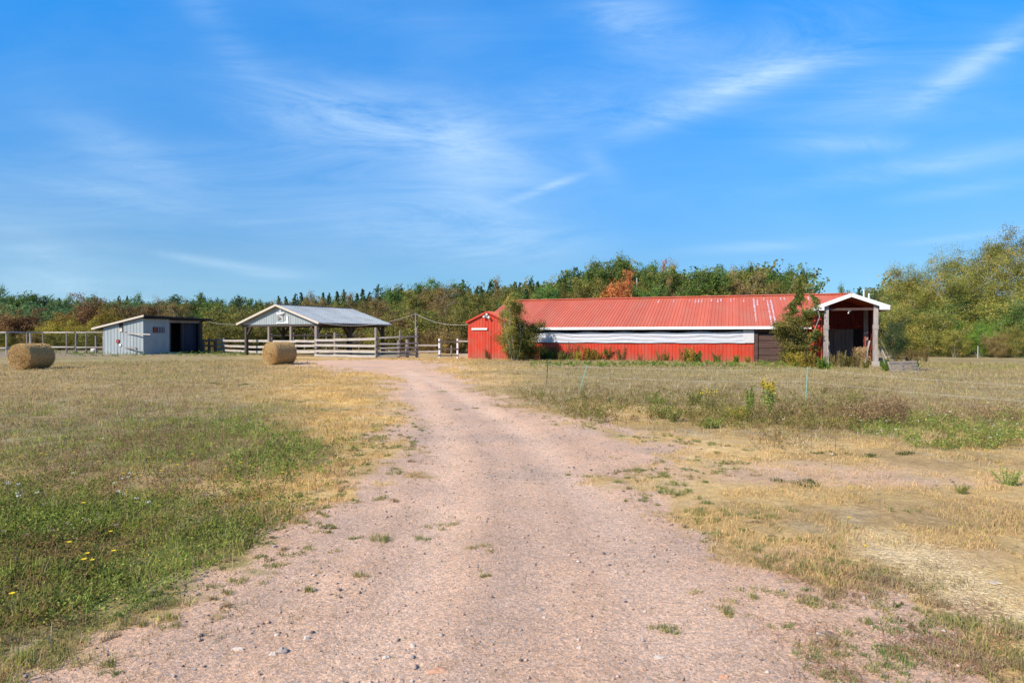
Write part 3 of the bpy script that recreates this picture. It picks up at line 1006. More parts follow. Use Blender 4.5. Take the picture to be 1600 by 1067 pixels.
leaning_board('plank', bw(pc - 0.85, -3.9), bw(pc - 1.02, -3.2, 1.75), 0.05, 0.16, 'grey_wood', 'grey plank leaning inside the porch against its left wall')
leaning_board('plank', bw(pc - 0.62, -3.7), bw(pc - 0.9, -3.1, 1.1), 0.04, 0.13, 'brown_door', 'short brown plank leaning inside the porch beside its left post')
leaning_board('plank', bw(pc + 0.66, -4.25), bw(pc + 0.98, -4.0, 1.42), 0.05, 0.20, 'pale_wood', 'pale split slab leaning on the right porch post')
leaning_board('plank', bw(pc + 0.86, -3.5), bw(pc + 0.9, -3.2, 1.65), 0.06, 0.22, 'red_box', 'red brown board standing behind the right porch post')
leaning_board('plank', bw(pc + 1.75, -4.1), bw(pc + 1.5, -3.9, 1.05), 0.05, 0.12, 'grey_wood', 'grey board leaning outside the right porch post')
leaning_board('plank', bw(pc + 1.98, -3.9), bw(pc + 1.62, -3.8, 0.92), 0.05, 0.10, 'pale_wood', 'outermost short pale board leaning outside the right porch post')
leaning_board('post', bw(pc - 2.05, -3.2), bw(pc - 1.98, -3.2, 1.62), 0.16, 0.14, 'grey_wood', 'grey post standing between the tall bush and the red porch wall', 'post')
mb = MB()
for k in range(5):
    pts = [(0.32 * math.cos(t) + 0.02 * k, 0.06 * math.sin(3 * t + k) + 0.02 * k, 0.62 + (0.42 + 0.02 * k) * math.sin(t)) for t in np.linspace(0, 2 * math.pi, 28)]
    mb.tube(pts, 0.008, 5, False)
o = mb.build('wire_coil', 'steel', loc=bw(pc - 1.85, -3.35, 0.02))
tag(o, 'coil of grey wire hung beside the red porch wall', 'wire coil')


# ------------------------------------------------------------------ strands (straw, hay fibres)
def strands(rng, pts, dirs, length, width, cols, name, mat, parent=None):
    n = len(pts)
    d = dirs / np.linalg.norm(dirs, axis=1, keepdims=True)
    side = np.cross(d, rng.normal(size=(n, 3)))
    side /= np.linalg.norm(side, axis=1, keepdims=True)
    L = length[:, None]
    w = width[:, None]
    v = np.stack([pts - side * w, pts + side * w, pts + d * L + rng.normal(size=(n, 3)) * 0.1 * L], 1).reshape(-1, 3)
    f = np.arange(n * 3).reshape(-1, 3)
    return npmesh(name, v, f, 3, mat, parent, attrs={'tint': np.repeat(cols, 3, 0)})


def hay_bale(loc, ang, rad, ln, label, seed):
    """ang: heading of the end face's outward normal"""
    rng = np.random.default_rng(seed)
    o = empty('hay_bale', loc, ang, label, 'hay bale')
    na, nl = 96, 34
    th, tt = np.meshgrid(np.linspace(0, 2 * math.pi, na, endpoint=False), np.linspace(0, 1, nl))
    rr_ = rad * (1 + 0.03 * (fbm((th * 3).ravel(), (tt * 9).ravel(), 1.5, seed).reshape(th.shape) - 0.5) + 0.012 * rng.normal(size=th.shape))
    rr_ = rr_ * (1 - 0.06 * np.abs(tt * 2 - 1) ** 6)
    x = (0.5 - tt) * ln
    y = rr_ * np.cos(th)
    z = rad * 0.98 + rr_ * np.sin(th)
    z = np.where(z < 0.03, 0.03, z)
    V = [np.stack([x, y, z], -1).reshape(-1, 3)]
    I = np.arange(na * nl).reshape(nl, na)
    Fc = [np.stack([I[:-1], I[1:], np.roll(I[1:], -1, 1), np.roll(I[:-1], -1, 1)], -1).reshape(-1, 4)]
    base = na * nl
    for sgn, row in ((1, 0), (-1, nl - 1)):     # end discs with a rolled spiral relief
        nr = 10
        prev = I[row]
        for q in range(1, nr + 1):
            k = 1 - q / (nr + 0.3)
            rr2 = rad * k
            bul = 0.05 * (1 - k * k) + 0.012 * math.sin(q * 2.6)
            xs = sgn * (ln / 2 + bul) + 0.012 * rng.normal(size=na)
            ring = np.stack([xs, rr2 * np.cos(th[0]), rad * 0.98 + rr2 * np.sin(th[0])], -1)
            ring[:, 2] = np.maximum(ring[:, 2], 0.03)
            V.append(ring)
            cur = base + np.arange(na)
            base += na
            q4 = np.stack([prev, np.roll(prev, -1), np.roll(cur, -1), cur], -1)
            Fc.append(q4 if sgn > 0 else q4[:, ::-1])
            prev = cur
    npmesh('rolled_body', np.concatenate(V), np.concatenate(Fc), 4, 'hay', o, smooth=False)
    # fibres over side and ends
    n = 5200
    t = rng.uniform(0, 2 * math.pi, n)
    xs = rng.uniform(-ln / 2, ln / 2, n)
    p = np.stack([xs, rad * np.cos(t), rad * 0.98 + rad * np.sin(t)], -1)
    d = np.stack([rng.normal(0, .5, n), -np.sin(t) * 1.0, np.cos(t) * 1.0], -1) * rng.choice([-1, 1], n)[:, None]
    d = d + np.stack([np.zeros(n), np.cos(t), np.sin(t)], -1) * rng.uniform(-0.1, 0.12, n)[:, None]
    n2 = 9000
    r2 = rad * np.sqrt(rng.uniform(0, 1, n2)) * 0.98
    t2 = rng.uniform(0, 2 * math.pi, n2)
    sg = rng.choice([-1, 1], n2)
    p2 = np.stack([sg * (ln / 2 + 0.05 * (1 - (r2 / rad) ** 2)), r2 * np.cos(t2), rad * 0.98 + r2 * np.sin(t2)], -1)
    d2 = np.stack([sg * rng.uniform(0.05, 0.6, n2), rng.normal(0, .35, n2) - np.sin(t2), rng.normal(0, .35, n2) + np.cos(t2)], -1)
    P_ = np.concatenate([p, p2])
    D_ = np.concatenate([d, d2])
    keep = P_[:, 2] > 0.03
    P_, D_ = P_[keep], D_[keep]
    m_ = len(P_)
    cols = C(.76, .53, .25) * rng.uniform(0.35, 1.25, (m_, 1)) + rng.normal(0, .02, (m_, 3))
    st = strands(rng, P_, D_, np.concatenate([rng.uniform(.04, .13, n), rng.uniform(.06, .20, n2)])[keep], rng.uniform(0.003, 0.006, m_), np.clip(cols, .02, .9), 'loose_straw', 'straw', o)
    st['kind'] = 'stuff'
    return o


lx, ly = gp(46, 577)
hay_bale((lx, ly + .15, 0), R(-97), 0.655, 1.42, 'round straw coloured hay bale in front of the grey rail fence', 1)
lx, ly = gp(437, 569.5)
hay_bale((lx, ly, 0), R(-122), 0.675, 1.36, 'round hay bale beside the gravel track in front of the pavilion', 2)


# ------------------------------------------------------------------ blue shed
SA = math.atan2(0.937, 0.35)
shed = empty('blue_shed', (-34.1, 58.0, 0), SA, 'pale blue metal shed with lean to roof and open dark bay', 'shed')
T0, T1 = 3.42, 2.52
stop = lambda s: T0 + (T1 - T0) * s / 5.2
mb = MB()
ribbed(mb, (0, 0, 0), (0, 1, 0), (0, 0, 1), (-1, 0, 0), 0, 5.2, stop, 0, 0.42, 0.05, 0.03)
mb.build('gable_wall', 'blue_metal', shed)
mb = MB()
ribbed(mb, (0, 0, 0), (1, 0, 0), (0, 0, 1), (0, -1, 0), 0, 2.82, T0 - 0.1, 0, 0.3, 0.05, 0.02)
mb.build('front_wall', 'blue_metal', shed)
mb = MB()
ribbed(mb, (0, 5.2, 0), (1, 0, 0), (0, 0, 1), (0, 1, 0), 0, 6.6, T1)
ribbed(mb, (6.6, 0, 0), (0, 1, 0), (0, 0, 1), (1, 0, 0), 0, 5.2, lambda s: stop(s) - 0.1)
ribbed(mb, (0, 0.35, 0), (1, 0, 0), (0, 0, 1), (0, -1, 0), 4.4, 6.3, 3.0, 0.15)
mb.build('dark_wall', 'shade_navy', shed)
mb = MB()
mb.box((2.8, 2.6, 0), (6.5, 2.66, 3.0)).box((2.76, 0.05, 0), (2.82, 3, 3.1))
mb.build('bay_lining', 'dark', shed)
mb = MB()
for x in (2.86, 4.35):
    mb.box((x, 0.02, 0), (x + 0.14, 0.16, T0 - 0.3))
mb.build('bay_post', 'dark_wood', shed)
MB().box((6.3, -0.15, 0), (6.62, 0.12, 3.1)).build('bay_post', 'dark_wood', shed, bevel=0.01)
MB().box((2.8, -0.05, 0), (4.3, 0.10, 0.14)).build('sill_board', 'pale_wood', shed)
mb = MB()
mb.box((2.8, -0.02, T0 - 0.42), (6.5, 0.10, T0 - 0.16))
mb.build('header_beam', 'grey_wood', shed)


def shed_roof():
    m = MB()
    x0, x1 = -0.30, 7.45
    ys = (-0.45, 6.35)
    sl = (T1 - T0) / 5.2
    vs = []
    for x in (x0, x1):
        dz = -0.02 if x == x0 else -0.16
        for y in ys:
            z = T0 + sl * y + dz
            vs += [(x, y, z + 0.03), (x, y, z + 0.15)]
    m.add(vs, [(0, 2, 3, 1), (4, 5, 7, 6), (0, 1, 5, 4), (2, 6, 7, 3), (1, 3, 7, 5), (0, 4, 6, 2)])
    return m


rf = shed_roof().build('roof', 'black_roof', shed)
sl = (T1 - T0) / 5.2
MB().bar((-0.33, -0.47, T0 + sl * -0.47 + 0.07), (-0.33, 6.37, T0 + sl * 6.37 + 0.07), 0.04, 0.17).build('fascia', 'tan_trim', rf)
MB().bar((-0.30, -0.48, T0 + 0.12), (7.45, -0.48, T0 - 0.02), 0.05, 0.16).build('front_fascia', 'black_roof', rf)
w1 = MB().box((-0.05, 2.55, 2.20), (-0.02, 3.05, 2.88)).build('window', 'dark', shed)
MB().box((-0.08, 2.62, 2.12), (-0.05, 2.98, 2.45)).build('shutter', 'tan_trim', w1)
w2 = MB().box((1.0, -0.05, 2.02), (2.25, -0.025, 2.56)).build('window', 'shade_navy', shed)
MB().box((1.08, -0.07, 2.05), (1.35, -0.05, 2.53)).build('red_board', 'red_box', w2)
mb = MB()
for k in range(4):
    mb.box((1.5 + k * 0.2, -0.07, 2.02), (1.56 + k * 0.2, -0.05, 2.56))
mb.build('window_bar', 'steel', w2)
MB().box((-0.14, 3.0, 1.05), (-0.03, 3.35, 1.38)).build('meter_box', 'red_box', shed, bevel=0.02)
MB().box((-0.10, 2.75, 0.75), (-0.03, 3.0, 1.0)).build('vent_cover', 'white_trim', shed, bevel=0.02)


# ------------------------------------------------------------------ pavilion
PO = (-16.2, 52.0)
PAr = math.atan2(0.49, -0.872)            # local x runs along the gable to the far left post
pav = empty('pavilion', (PO[0], PO[1], 0), math.atan2(0.872, 0.49), 'open pavilion with grey metal gable roof and a star on its gable', 'pavilion')
# local x = towards the back (0.49,0.872); local y = towards the left (-0.872,0.49)
GW, GL = 8.75, 8.2
ov = 0.72
PE, PP = 2.80, 4.40
gs = (PP - PE) / (GW / 2 + ov)
mb = MB()
for sgn in (0, 1):
    y0 = -ov if sgn == 0 else GW + ov
    d = Vector((0, (GW / 2 - y0), PP - PE))
    L_ = d.length
    d.normalize()
    ribbed(mb, (-0.45, y0, PE), (1, 0, 0), d, (0, (-1 if sgn == 0 else 1) * abs(d.z), abs(d.y)), 0, GL + 0.9, L_, 0, 0.229, 0.04, 0.018)
prf = mb.build('roof', 'zinc_roof', pav)
mb = MB()
mb.box((-0.47, GW / 2 - 0.12, PP + 0.0), (GL + 0.47, GW / 2 + 0.12, PP + 0.035))
mb.build('ridge_cap', 'zinc_roof', prf)
mb = MB()
for sgn in (-1, 1):
    mb.bar((-0.49, GW / 2 + sgn * (GW / 2 + ov + 0.02), PE - 0.05), (-0.49, GW / 2, PP - 0.05), 0.04, 0.17)
mb.build('bargeboard', 'tan_trim', prf)
mb = MB()
for sgn in (-1, 1):
    mb.bar((GL + 0.47, GW / 2 + sgn * (GW / 2 + ov), PE - 0.06), (GL + 0.47, GW / 2, PP - 0.06), 0.04, 0.14)
    yy_ = GW / 2 + sgn * (GW / 2 + ov - 0.02)
    mb.bar((-0.45, yy_, PE - 0.05), (GL + 0.45, yy_, PE - 0.05), 0.03, 0.10)
mb.build('eave_board', 'steel', prf)
mb = MB()
ribbed(mb, (-0.10, 0, PE + 0.02), (0, 1, 0), (0, 0, 1), (-1, 0, 0), -0.30, GW + 0.30, lambda s: (PP - PE) - gs * abs(s - GW / 2) - 0.12, -0.12,
       0.30, 0.05, 0.022)
gab = mb.build('gable_wall', 'blue_metal', pav)
# five pointed star, faceted
st = MB()
sc_y, sc_z = GW / 2 - 0.25, PE + 0.72
pts = []
for k in range(10):
    r_ = 0.62 if k % 2 == 0 else 0.24
    t = math.pi / 2 + k * math.pi / 5
    pts.append((-0.16, sc_y - r_ * math.cos(t), sc_z + r_ * math.sin(t)))
pts.append((-0.48, sc_y, sc_z))
pts.append((-0.14, sc_y, sc_z))
st.add(pts, [(k, (k + 1) % 10, 10) for k in range(10)] + [((k + 1) % 10, k, 11) for k in range(10)])
st.build('star', 'white_post', gab)
# torn pale wrap below and beside the star
mb = MB()
wr = [(-1.22, 0), (-1.20, .30), (-1.13, .55), (-1.05, .78), (-.98, .46), (-1.0, .20), (-.70, .06), (-.10, .04), (.15, .10), (.30, .02), (.30, -.02), (-1.22, -.02)]
nW = len(wr)
mb.add([(-0.15, GW / 2 + a_, PE + b_) for a_, b_ in wr] + [(-0.175, GW / 2 + a_, PE + b_) for a_, b_ in wr],
       [tuple(range(nW)), tuple(range(2 * nW - 1, nW - 1, -1))] + [(k, (k + 1) % nW, nW + (k + 1) % nW, nW + k) for k in range(nW)])
mb.build('torn_wrap', 'white_post', gab)
mb = MB()
mb.box((-0.08, -0.5, PE - 0.28), (0.08, GW + 0.5, PE - 0.12))
mb.box((GL - 0.08, -0.5, PE - 0.28), (GL + 0.08, GW + 0.5, PE - 0.12))
mb.box((0.1, -0.08, PE - 0.26), (GL - 0.1, 0.08, PE - 0.10)).box((0.1, GW - 0.08, PE - 0.26), (GL - 0.1, GW + 0.08, PE - 0.10))
for k in range(1, 4):
    xx = k * GL / 4
    mb.bar((xx, -0.1, PE - 0.1), (xx, GW + 0.1, PE - 0.1), 0.06, 0.12)
mb.build('beam', 'dark_wood', pav)
for (lx_, ly_, mt, w) in [(0, 0, 'grey_wood', .13), (0, 3.0, 'grey_wood', .11), (0, 5.75, 'grey_wood', .11), (0, GW, 'dark_wood', .13), (GL * .5, GW, 'dark_wood', .12),
                          (GL, GW, 'dark_wood', .13), (GL, GW * .5, 'dark_wood', .12), (GL, 0, 'dark_wood', .13), (GL * .48, 0, 'dark_wood', .12)]:
    p_ = MB().box((lx_ - w, ly_ - w, -0.05), (lx_ + w, ly_ + w, PE - 0.28)).build('post', mt, pav, bevel=0.02)
    if mt == 'dark_wood' or ly_ in (0,):
        br = MB()
        for (dx_, dy_) in ((0, 1), (0, -1), (1, 0), (-1, 0)):
            ex, ey = lx_ + dx_ * 0.62, ly_ + dy_ * 0.62
            if -0.1 <= ex <= GL + .1 and -0.1 <= ey <= GW + .1:
                br.bar((lx_ + dx_ * .1, ly_ + dy_ * .1, PE - 0.98), (ex, ey, PE - 0.30), 0.10, 0.12)
        br.build('brace', 'dark_wood', p_)


# ------------------------------------------------------------------ board fences
def fence(name, pts, tops, rails, label, post_w=0.16, board=0.16, mat='pale_wood', post_mat='grey_wood', seed=0, posts=True, rail_t=0.04, rail_mats=None):
    """pts: ground points of posts; tops: post heights; rails: list of lists of heights per bay"""
    rg = random.Random(seed)
    x0, y0 = pts[0]
    root = empty(name, (x0, y0, 0), 0, label, 'fence')
    P_ = [(x - x0, y - y0) for x, y in pts]
    for i, (p_, tp) in enumerate(zip(P_, tops)):
        if tp <= 0:
            continue
        w = post_w * rg.uniform(0.85, 1.15)
        lean = (rg.uniform(-.03, .03), rg.uniform(-.03, .03))
        m = MB()
        m.tube([(p_[0], p_[1], -0.1), (p_[0] + lean[0], p_[1] + lean[1], tp)], [w * .55, w * .5], 9)
        m.build('post', post_mat if isinstance(post_mat, str) else post_mat[i], root, smooth=False)
    for i in range(len(P_) - 1):
        a, b_ = Vector((*P_[i], 0)), Vector((*P_[i + 1], 0))
        d = (b_ - a).normalized()
        nrm = Vector((d.y, -d.x, 0))
        if nrm.dot(Vector((x0, y0, 0))) > 0:
            nrm = -nrm
        for j, h in enumerate(rails[i]):
            ha, hb = (h if isinstance(h, tuple) else (h, h))
            off = nrm * (post_w * .5 + rail_t * .5 + .005)
            m = MB()
            ja, jb = rg.uniform(-.02, .02), rg.uniform(-.02, .02)
            n = 3
            A = a + off - d * 0.08
            B = b_ + off + d * 0.08
            pv = None
            vs, fs = [], []
            for q in range(n + 1):
                t = q / n
                c_ = A.lerp(B, t)
                hh_ = ha * (1 - t) + hb * t + ja * (1 - t) + jb * t - 0.025 * math.sin(math.pi * t) * rg.uniform(0, 1)
                bo = board * rg.uniform(0.92, 1.08) / 2
                for (sn, sz) in ((-1, -1), (1, -1), (1, 1), (-1, 1)):
                    vs.append(tuple(c_ + nrm * sn * rail_t / 2 + Vector((0, 0, hh_ + sz * bo))))
            for q in range(n):
                o_ = q * 4
                for k in range(4):
                    k2 = (k + 1) % 4
                    fs.append((o_ + k, o_ + k2, o_ + 4 + k2, o_ + 4 + k))
            fs.append((3, 2, 1, 0))
            fs.append((n * 4, n * 4 + 1, n * 4 + 2, n * 4 + 3))
            m.add(vs, fs)
            m.build('rail', (rail_mats[i] if rail_mats else mat), root)
    return root


def gpp(px, py):
    return gp(px, py)


fence('board_fence', [gpp(337, 550.5), gpp(350, 551), gpp(384.5, 553.5), gpp(422.5, 555.2), gpp(464, 556.5), gpp(493, 557.5)],
      [1.40, 1.55, 1.60, 0, 0, 0], [[1.30, .85, .4], [1.25, .72, .28], [1.27, .72, .28], [1.24, .70, .26], [1.28, .90, .42]],
      'weathered pale board fence running from the shed to the pavilion corner', post_w=0.22, board=0.19, seed=3)
fence('board_fence', [gpp(494.5, 557.5), gpp(524, 558), gpp(588, 559.5)], [0, 2.0, 2.35], [[1.35, .95, .48, .12], [(1.38, 1.50), .95, .50, .12]],
      'four rail pale board fence right of the pavilion corner post', post_w=0.26, board=0.19, seed=4)
fence('board_fence', [gpp(589, 559.4), gpp(622.5, 559), gpp(636, 558.5), gpp(651, 558)], [0, 1.42, 1.42, 2.40],
      [[(1.55, 1.62), 1.08, .78, .46, .16], [(1.62, 1.66), 1.1, .78, .45, .18], [(1.66, 1.7), 1.15, .8, .5, .2]],
      'five rail board fence ending at the tall cable pole', post_w=0.24, board=0.13, seed=5)
gate_l = MB()
fence('board_fence', [gpp(652, 557), gpp(687, 557)], [0, 0], [[.92, .42]],
      'low two rail board fence between the cable pole and the white gate posts', post_w=0.14, board=0.13, seed=6)
fence('board_gate', [gpp(687, 560), gpp(715, 560.5)], [1.5, 1.5], [[1.28, 0.72, .25]],
      'small gate between two white posts beside the red barn', post_w=0.17, board=0.10, seed=7, post_mat='white_post', mat='dark_wood')
fence('board_fence', [gpp(716, 559), gpp(733, 559)], [0, 0], [[1.30, .25]], 'short two rail fence between white gate post and red barn', post_w=0.14, board=0.13, seed=8)
for i, (px, py, tp, lb) in enumerate([(697, 551, 1.62, 'thin grey post standing behind the white gate posts'), (705, 558, .95, 'short grey post in front of the small gate'),
                                      (624.5, 556, 2.2, 'thin tall post rising above the five rail fence')]):
    x, y = gpp(px, py)
    tag(MB().tube([(0, 0, -.1), (0.02, 0, tp)], [.07, .06], 8).build('post', 'grey_wood', loc=(x, y, 0)), lb, 'post')
# bay of fence next to the shed, its shade put into the dark board colour
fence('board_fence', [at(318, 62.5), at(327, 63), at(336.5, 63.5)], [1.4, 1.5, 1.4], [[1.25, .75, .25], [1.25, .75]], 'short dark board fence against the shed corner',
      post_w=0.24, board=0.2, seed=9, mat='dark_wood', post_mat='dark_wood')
# far yard fence seen through the pavilion
fence('board_fence', [at(425 + 17 * k, 72 + k * .3) for k in range(9)], [2.0, 1.9, 2.1, 2.0, 1.8, 2.1, 2.0, 1.9, 2.0],
      [[1.8, 1.0, .6]] * 8, 'dark pole fence seen through the open pavilion', post_w=0.13, board=0.2, seed=10, mat='dark_wood')
# long rail fence at the left
pf = [(-60, 553.5), (-20, 553.5), (10, 553.5), (48, 552.8)]
fence('rail_fence', [gpp(*p) for p in pf], [2.05] * 4, [[2.06, .62]] * 3, 'nearer white topped rail fence at the far left of the yard',
      post_w=0.15, board=0.13, seed=11, mat='pale_wood', post_mat='pale_wood')
pf = [(42, 552), (68, 551.2), (104, 552), (118.5, 552), (135, 552), (150, 552.2), (161, 552.5), (182, 553), (199, 553.5), (213, 554)]
r_ = [[(2.10, 2.08), .62]] * 8 + [[.60]]
fence('rail_fence', [gpp(*p) for p in pf], [2.1, 2.05, 2.05, 2.0, 2.0, 1.75, 2.0, 1.95, 1.9, .62], r_,
      'long grey rail fence running in front of the blue shed', post_w=0.15, board=0.12, seed=12, mat='pale_wood',
      rail_mats=['pale_wood'] * 4 + ['grey_wood'] * 5)
x0, y0 = gpp(199, 553.5)
x1, y1 = gpp(236, 554.5)
o = MB().bar((0, 0, 0), (x1 - x0, y1 - y0, -0.10), 0.05, 0.10).build('pole', 'pale_wood', loc=(x0, y0 - .1, 1.95))
tag(o, 'loose pale pole end sticking out past the rail fence towards the shed', 'pole')
x0, y0 = gpp(161, 552.5)
x1, y1 = gpp(176, 553)
tag(MB().bar((0, 0, 1.7), (x1 - x0, y1 - y0, .05), 0.07, 0.09).build('brace_pole', 'grey_wood', loc=(x0, y0 - .1, 0)),
    'slanting grey brace pole on the rail fence before the shed', 'pole')
# white tank behind the fence
tk = MB()
tk.tube([(0, 0, 0), (0, 0, .06), (0, 0, .34), (0, 0, .42), (0, 0, .46)], [.26, .31, .31, .26, .10], 20)
tag(tk.build('water_tub', 'tank', smooth=True, loc=(*at(147, 63), 0.02)), 'small white plastic tub behind the rail fence', 'tub')


# ------------------------------------------------------------------ poles and cables
def pole(px, py, h, label, w=.10, mat='grey_wood', depth=None, cross=False, base=0.0):
    x, y = gpp(px, py) if depth is None else at(px, depth)
    m = MB().tube([(0, 0, -.1), (0, 0, h)], [w, w * .75], 10)
    if cross:
        m.bar((-.9, 0, h - .4), (.9, 0, h - .4), .1, .1)
        for k in (-.75, 0, .75):
            m.tube([(k, 0, h - .35), (k, 0, h - .1)], .06, 6)
    o = m.build('utility_pole', mat, loc=(x, y, base))
    return tag(o, label, 'pole')


pole(649.5, 558, 3.55, 'slim pole carrying the yard cable beside the fence end', .07)
pole(995, 0, 9.5, 'thin utility pole among trees behind the barn ridge', .14, 'pale_bark', depth=84, base=hz(16, 84))
pole(1349.5, 0, 7.5, 'taller pale utility pole behind the porch roof', .11, 'white_post', depth=78, cross=False)
pole(1357.5, 0, 6.9, 'shorter pale utility pole right behind the porch roof', .13, 'white_post', depth=76)


def cable(p, q, sag, rad, name, mat, label):
    p, q = Vector(p), Vector(q)
    pts = [tuple(p.lerp(q, t) - p - Vector((0, 0, sag * 4 * t * (1 - t)))) for t in np.linspace(0, 1, 18)]
    return tag(MB().tube(pts, rad, 5).build(name, mat, loc=p), label, 'cable')


p1 = (*at(649.5, 50.6), 3.5)
cable((*at(325, 64.5), 3.2), (*at(376, 56.2), 2.75), .12, .013, 'cable', 'cable', 'pale cable sagging from the blue shed to the pavilion')
cable((*at(503, 51.5), 2.78), p1, .55, .013, 'cable', 'cable', 'pale cable sagging from the pavilion eave to the slim pole')
cable(p1, (*at(732, 45.8), 2.55), .35, .013, 'cable', 'cable', 'pale cable from the slim pole to the red barn corner')
cable((*at(1357.5, 76), 6.6), (*at(1700, 49), 5.3), .35, .022, 'cable', 'black_cable', 'upper black power line crossing in front of the right hand trees')
cable((*at(1357.5, 76), 6.3), (*at(1700, 49), 5.15), .55, .022, 'cable', 'black_cable', 'lower black power line crossing in front of the right hand trees')

# ------------------------------------------------------------------ electric fence of stakes and wire
stakes = [(783, 583, 565, 0.0, 'wire', 'faint white stake of the wire fence before the barn entry'),
          (854, 600, 566, .05, 'black_pl', 'thin black stake of the wire fence'),
          (904, 614, 570, .26, 'teal', 'leaning teal stake of the wire fence'),
          (1259, 628, 573, .05, 'teal', 'upright teal stake of the wire fence in front of the porch'),
          (1850, 690, 610, 0, 'teal', 'teal stake at the near end of the wire fence')]
wp = []
for px, pyb, pyt, lean, mt, lb in stakes:
    x, y = gpp(px, pyb)
    h = (pyb - pyt) * y / F
    m = MB()
    m.tube([(0, 0, -.05), (lean * .5, 0, h * .5), (lean, .0, h)], .011 if mt != 'wire' else .008, 6)
    for q in (.3, .62, .95):
        m.tube([(lean * q - .02, 0, h * q), (lean * q + .03, 0, h * q)], .012, 5)
    tag(m.build('fence_stake', mt, loc=(x, y, 0)), lb, 'fence stake', 'stakes of the wire fence')
    wp.append((x, y, h, lean))
for q, lb in ((.93, 'top white strand of the wire fence'), (.58, 'middle white strand of the wire fence')):
    m = MB()
    for i in range(len(wp) - 1):
        a, b_ = wp[i], wp[i + 1]
        A = Vector((a[0] + a[3] * q, a[1], a[2] * q))
        B = Vector((b_[0] + b_[3] * q, b_[1], b_[2] * q))
        m.tube([tuple(A.lerp(B, t) - Vector((0, 0, .05 * 4 * t * (1 - t)))) for t in np.linspace(0, 1, 9)], .0024, 4)
    tag(m.build('fence_wire', 'wire'), lb, 'fence wire')

# pallet / broken crate right of the porch
px_, py_ = gpp(1411, 581)
pal = empty('wooden_pallet', (px_, py_, 0), R(-8), 'weathered wooden pallet lying tilted right of the porch', 'pallet')
rg = random.Random(8)
for k in range(4):
    z = .06 + k * .13
    MB().bar((-.62, -.35 + .10 * k, z), (.58, -.33 + .10 * k, z + rg.uniform(-.02, .03)), .03, .095, jit=.008, rng=rg).build('slat', 'grey_wood', pal)
for x in (-.58, 0, .55):
    MB().bar((x, -.28, .02), (x, .20, .44), .06, .10, jit=.01, rng=rg).build('bearer', 'grey_wood', pal)
mb = MB()
for k in range(26):
    a = rg.uniform(0, 6.28)
    p = Vector((rg.uniform(-.3, .3), rg.uniform(-.2, .2), .05))
    pts = [p]
    d = Vector((math.cos(a) * .5 + .35, math.sin(a) * .4, rg.uniform(.05, .5)))
    for q in range(4):
        d = d + Vector((rg.uniform(-.3, .3), rg.uniform(-.3, .3), rg.uniform(-.35, .1)))
        p = p + d * .16
        p.z = max(.02, p.z)
        pts.append(p.copy())
    mb.tube(pts, [.012, .010, .008, .006, .004], 5)
x, y = gpp(1440, 580)
tag(mb.build('brush_pile', 'bark', loc=(x, y, 0)), 'small heap of dead branches right of the pallet', 'brush pile')


# ------------------------------------------------------------------ trees
def quads_at(rng, cen, size, flat=0.0, aspect=0.55, droop=0.0, out=None):
    n = len(cen)
    nrm = rng.normal(size=(n, 3))
    if out is None:
        nrm[:, 2] = np.abs(nrm[:, 2]) + flat
    else:
        nrm = nrm * .75 + out * 1.1
    nrm /= np.linalg.norm(nrm, axis=1, keepdims=True)
    a = np.cross(nrm, rng.normal(size=(n, 3)))
    a /= np.linalg.norm(a, axis=1, keepdims=True)
    b_ = np.cross(nrm, a)
    s = (size * rng.uniform(0.6, 1.3, n))[:, None]
    a = a * s * 0.5
    b_ = b_ * s * 0.5 * aspect
    v = np.stack([cen - a, cen - b_ * 1.0 - a * 0.1, cen + a, cen + b_], 1).reshape(-1, 3)
    return v


def tube_np(pts, r0, r1, n=5):
    m = MB()
    k = len(pts)
    m.tube(pts, [r0 + (r1 - r0) * i / (k - 1) for i in range(k)], n, cap=False)
    return m


def bend(rng, p, d, L, seg, wob, up=0.0):
    pts = [p.copy()]
    d = d / np.linalg.norm(d)
    for i in range(seg):
        d = d + rng.normal(0, wob, 3) + np.array([0, 0, up])
        d /= np.linalg.norm(d)
        p = p + d * L / seg
        pts.append(p.copy())
    return pts, d


